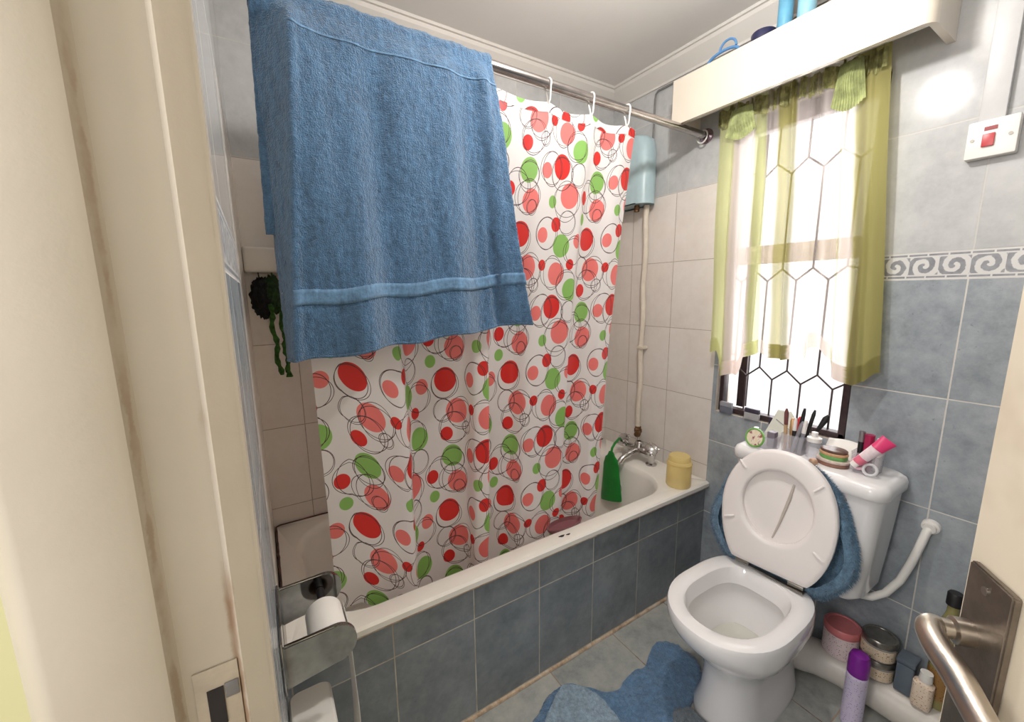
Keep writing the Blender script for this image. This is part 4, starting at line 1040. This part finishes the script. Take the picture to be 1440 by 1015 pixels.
# right pot
rpot = thing('makeup_pot', 'clear plastic pot with red and pink tubes at the right end of the cistern', 'pot', (-.095, -.56, TZ), 'clear boxes of makeup on the cistern')
tray(-.13, -.066, -.595, -.528, TZ, .058, m_clear, 'pot_wall', rpot)
def tubeobj(x, y, tilt, L, r, m1, mcap, label, name, cat, k=.6, r2=None):
    p = Vector((x, y, TZ+.0025)); d = Vector(tilt).normalized(); th = thing(name, label, cat, tuple(p), 'tubes in the right clear pot')
    bm = bm_new(); tube(bm, [p, p+d*L*k], r, 14); obj('barrel', bm, m1, th)
    bm = bm_new(); tube(bm, [p+d*(L*k+.0004), p+d*L], r2 or r, 14); obj('cap', bm, mcap, th)
tubeobj(-.098, -.541, (0, .0, 1), .115, .0075, m_dark, simple('steel_tip', (150, 148, 150), .3, .7), 'black mascara with steel tip, leftmost in the right clear pot', 'mascara', 'mascara', .72)
tubeobj(-.1, -.560, (0, 0, 1), .11, .0125, simple('crimson_metal', (160, 34, 78), .25, .3), simple('crimson_cap', (178, 40, 88), .25, .3), 'stout crimson lipstick standing in the right clear pot', 'lipstick', 'lipstick', .5)
tubeobj(-.082, -.579, (.05, -.03, 1), .098, .011, m_white_plastic, simple('pearl_cap', (220, 212, 214), .3), 'white tube behind the crimson lipstick', 'cream_tube', 'tube', .6)
# pink squeeze tube leaning out of the pot, standing in front
pt = thing('squeeze_tube', 'bright pink and white squeeze tube leaning right out of the clear pot', 'tube', (-.137, -.548, TZ), 'tubes in the right clear pot')
P0 = Vector((-.146, -.542, TZ+.022)); Dv = Vector((.02, -.072, .098)).normalized(); Sv = Vector((.25, -.8, -.6)); Sv = (Sv-Dv*Sv.dot(Dv)).normalized(); Tv = Dv.cross(Sv)
def sq(rings):
    bm = bm_new(); loft(bm, [[P0+Dv*l+Sv*(w*cos(2*pi*k/20))+Tv*(h*sin(2*pi*k/20)) for k in range(20)] for l, w, h in rings], True, True); return bm
obj('cap', sq([(0, .0095, .0095), (.014, .0105, .0105)]), m_white_plastic, pt)
obj('pink_shoulder', sq([(.0144, .012, .012), (.02, .0135, .0135), (.036, .014, .0135)]), simple('rose_plastic', (226, 112, 136), .35), pt)
obj('label_sleeve', sq([(.0364, .0141, .0135), (.07, .016, .011), (.078, .0165, .010)]), simple('white_sleeve', (232, 214, 218), .4, var=.08, scale=80), pt)
obj('crimped_end', sq([(.0784, .0166, .0098), (.1, .0185, .006), (.118, .0200, .0015)]), m_pink, pt)
# two clear rings of scissors at the front of the right pot
for i, (y, z, lab) in enumerate(((-.553, .030, 'pink tinted plastic ring leaning on the right clear pot'), (-.582, .021, 'clear plastic ring leaning on the right clear pot, the lower one'))):
    bm = bm_new(); c = Vector((-.137-.006*i, y, TZ+z)); ax = Vector((-1, 0, .35)).normalized(); e1 = ax.orthogonal().normalized(); e2 = ax.cross(e1)
    tube(bm, [c+(e1*cos(2*pi*k/28)+e2*sin(2*pi*k/28))*.0155 for k in range(28)], .004, 8, True)
    solo('plastic_ring', bm, simple('pink_clear', (222, 176, 190), .2) if i == 0 else simple('grey_clear', (204, 204, 206), .2), lab, 'ring', tuple(c), 'rings on the right clear pot')

# ---------------------------------------------------------------- mats on the floor
def blob_mesh(outline, hfun, n=70, fold=0):
    xs = [p[0] for p in outline]; ys = [p[1] for p in outline]
    bm = bm_new(); cx_, cy_ = sum(xs)/len(xs), sum(ys)/len(ys)
    # smooth closed outline
    P = [Vector((x, y, 0)) for x, y in outline]; N = len(P); Q = []
    for i in range(N):
        p0, p1, p2, p3 = P[i-1], P[i], P[(i+1) % N], P[(i+2) % N]
        for k in range(16):
            t_ = k/16; Q.append(.5*((2*p1)+(p2-p0)*t_+(2*p0-5*p1+4*p2-p3)*t_*t_+(3*p1-p0-3*p2+p3)*t_**3))
    rings = []
    for s in [1, .995, .98, .95]+[.95-.95*(k+1)/22 for k in range(21)]:
        ring = []
        for q in Q:
            j = 1+.035*noise.noise((q.x*40, q.y*40, 0))+.02*noise.noise((q.x*110, q.y*110, 3))
            x, y = lerp(cx_, q.x, s*j), lerp(cy_, q.y, s*j)
            e = min(1, (1-s)/.05); ring.append(Vector((x, y, .001+(hfun(x, y))*math.sqrt(max(0, 1-(1-e)**2)))))
        rings.append(ring)
    loft(bm, rings, False, True); return bm
def hmat(x, y): return .016+.012*max(0, noise.noise((x*6, y*6, 2)))+.006*noise.noise((x*22, y*22, 5))
mat_out = [(-.435, -.135), (-.405, -.18), (-.40, -.25), (-.43, -.30), (-.50, -.33), (-.605, -.36), (-.655, -.46), (-.70, -.57), (-.80, -.62), (-.95, -.55), (-1.05, -.42), (-1.10, -.28), (-1.06, -.155), (-.97, -.10), (-.90, -.072), (-.85, -.078), (-.80, -.125), (-.76, -.17), (-.72, -.185), (-.68, -.175), (-.62, -.165), (-.575, -.175), (-.52, -.15), (-.48, -.135)]
fm = thing('bath_mat', 'rumpled blue bath mat on the floor in front of the toilet', 'mat', (-.75, -.3, 0))
obj('mat_pile', blob_mesh(mat_out, hmat), m_mat, fm)
fold_out = [(-.87, -.085), (-.83, -.105), (-.80, -.16), (-.79, -.23), (-.80, -.30), (-.84, -.36), (-.93, -.38), (-1.0, -.32), (-1.03, -.24), (-1.0, -.16), (-.94, -.115)]
def hfold(x, y): return .034+.010*noise.noise((x*9, y*9, 7))
o = obj('turned_corner', blob_mesh(fold_out, hfold), terry('pale_mat_back', (136, 156, 172), 220, b=.5), fm); o['label'] = 'paler backing of the turned over corner'
pm = thing('pedestal_mat', 'small grey blue tufted mat around the foot of the toilet', 'mat', (-.62, -.45, 0))
ped_out = [(-.60, -.34), (-.58, -.36), (-.585, -.44), (-.58, -.50), (-.54, -.545), (-.47, -.56), (-.46, -.60), (-.56, -.62), (-.66, -.58), (-.70, -.48), (-.68, -.38), (-.64, -.335)]
obj('mat_pile', blob_mesh(ped_out, lambda x, y: .03+.008*noise.noise((x*20, y*20, 1))), m_mat_grey, pm)

# ---------------------------------------------------------------- door leaf with lever handle
door = thing('door_1', 'cream painted door leaf standing open at the right', 'door', (-1.622, -1.337, 0)); door['kind'] = 'structure'
Hn = Vector((-1.622, -1.337, 0)); En = Vector((-1.026, -.904, 0)); Du = (En-Hn).normalized(); Dn = Vector((-Du.y, Du.x, 0)); LW = (En-Hn).length
def DP(u, n, z): return En-Du*u+Dn*n+Vector((0, 0, z))     # u from the free edge, n off the face
t = NT('door_paint'); o_ = t.xyz()
smear = t.step(t.noise(5, 4), .52, .66)
t.base(t.mix(t.math('MULTIPLY', smear, .25), t.ramp(t.noise(3, 4), [(.35, lin((222, 210, 192))), (.65, lin((228, 218, 202)))]), lin((170, 146, 120)))); t.set(Roughness=.4); t.bump(t.noise(18, 3), .06, .003)
bm = bm_new(); prism(bm, [(0, 0), (LW, 0), (LW, -.04), (0, -.04)], lambda a, b_, c: DP(a, b_, c), .008, 2.02)
bmesh.ops.bevel(bm, geom=list(bm.edges), offset=.002, segments=2, affect='EDGES'); obj('leaf', bm, t.m, door)
hd = bm_new()
pz0, pz1 = .835, 1.046
prism(hd, [(a, b_) for a, b_ in [(.014, pz0), (.070, pz0), (.070, pz1-.002), (.068, pz1), (.016, pz1), (.014, pz1-.002)]], lambda a, b_, c: DP(a, c, b_), .0005, .007)
bmesh.ops.bevel(hd, geom=list(hd.edges), offset=.0015, segments=2, affect='EDGES'); plate = obj('lock_plate', hd, m_plate, door)
hz = .978
bm = bm_new(); tube(bm, [DP(.031, .007, hz), DP(.031, .034, hz)], .009, 16); lathe(bm, [(0, .006), (.0125, .006), (.0125, .018), (.0095, .02), (0, .02)], DP(.031, .001, hz), 20, Dn)
pts = [DP(.031, .030, hz+.001), DP(.033, .036, hz+.001), DP(.042, .0405, hz), DP(.06, .042, hz-.003), DP(.085, .041, hz-.006), DP(.11, .041, hz-.012), DP(.135, .043, hz-.014), DP(.15, .046, hz-.013)]
qs = []
for i in range(len(pts)-1):
    p0, p1, p2, p3 = pts[max(i-1, 0)], pts[i], pts[i+1], pts[min(i+2, len(pts)-1)]
    for k in range(6):
        t_ = k/6; qs.append(.5*((2*p1)+(p2-p0)*t_+(2*p0-5*p1+4*p2-p3)*t_*t_+(3*p1-p0-3*p2+p3)*t_**3))
qs.append(pts[-1]); tube(bm, qs, [.0095+.002*sin(i/len(qs)*pi) for i in range(len(qs))], 16); obj('lever_handle', bm, m_nickel, plate)
bm = bm_new(); lathe(bm, [(0, .006), (.008, .006), (.009, .0085), (0, .0085)], DP(.04, .001, .915), 16, Dn); obj('keyhole_cover', bm, m_nickel, plate)
for u, z in ((.04, 1.03), (.04, .85)):
    bm = bm_new(); lathe(bm, [(0, .007), (.004, .007), (.004, .0085), (0, .0085)], DP(u, 0, z), 10, Dn); obj('screw', bm, m_silver, plate)
# strike plate on the jamb
st = thing('strike_plate', 'worn strike plate with dark latch hole on the cream door jamb', 'strike plate', (-1.668, YJ, .93))
yj = YJ+.004
bm = bm_new(); box(bm, (-1.690, yj-.0022, .845), (-1.655, yj-.0006, .958), .0005); obj('plate', bm, simple('painted_plate', (176, 165, 148), .45, var=.08, scale=40), st)
bm = bm_new(); box(bm, (-1.681, yj-.0032, .895), (-1.668, yj-.0024, .936)); box(bm, (-1.681, yj-.0032, .850), (-1.668, yj-.0024, .890)); obj('latch_hole', bm, m_dark, st)
bm = bm_new(); box(bm, (-1.667, yj-.0040, .922), (-1.656, yj-.0024, .938), .0005); obj('latch_lip', bm, m_lead, st)

# ---------------------------------------------------------------- light
def area(name, loc, target, size, power, color, sy=None):
    l = bpy.data.lights.new(name, 'AREA'); l.energy = power; l.color = color; l.size = size
    if sy: l.shape = 'RECTANGLE'; l.size_y = sy
    o = bpy.data.objects.new(name, l); COL.objects.link(o); o.location = loc
    o.rotation_euler = (Vector(target)-Vector(loc)).to_track_quat('-Z', 'Y').to_euler(); return o
def bulb(name, loc, r, power, color):
    l = bpy.data.lights.new(name, 'POINT'); l.energy = power; l.color = color; l.shadow_soft_size = r
    o = bpy.data.objects.new(name, l); COL.objects.link(o); o.location = loc; return o
bulb('ceiling_bulb', (-.80, -.39, 2.07), .03, 17, (1, .96, .92))
bulb('hall_fill', (-2.6, -.76, 1.75), .2, 38, (1, .96, .92))  # unseen lamp added in the hall to fill the room through the doorway
area('window_daylight', (.14, (WY0+WY1)/2, 1.38), (-1, (WY0+WY1)/2-.1, 1.2), .42, 4.5, (1, .99, 1), 1.05)
w = bpy.data.worlds.new('daylight'); SC.world = w; w.use_nodes = True
bg = w.node_tree.nodes['Background']; bg.inputs[0].default_value = (1, .98, .98, 1); bg.inputs[1].default_value = 1.1
SC.view_settings.view_transform = 'Standard'; SC.view_settings.look = 'None'; SC.view_settings.gamma = 1; SC.view_settings.exposure = .4
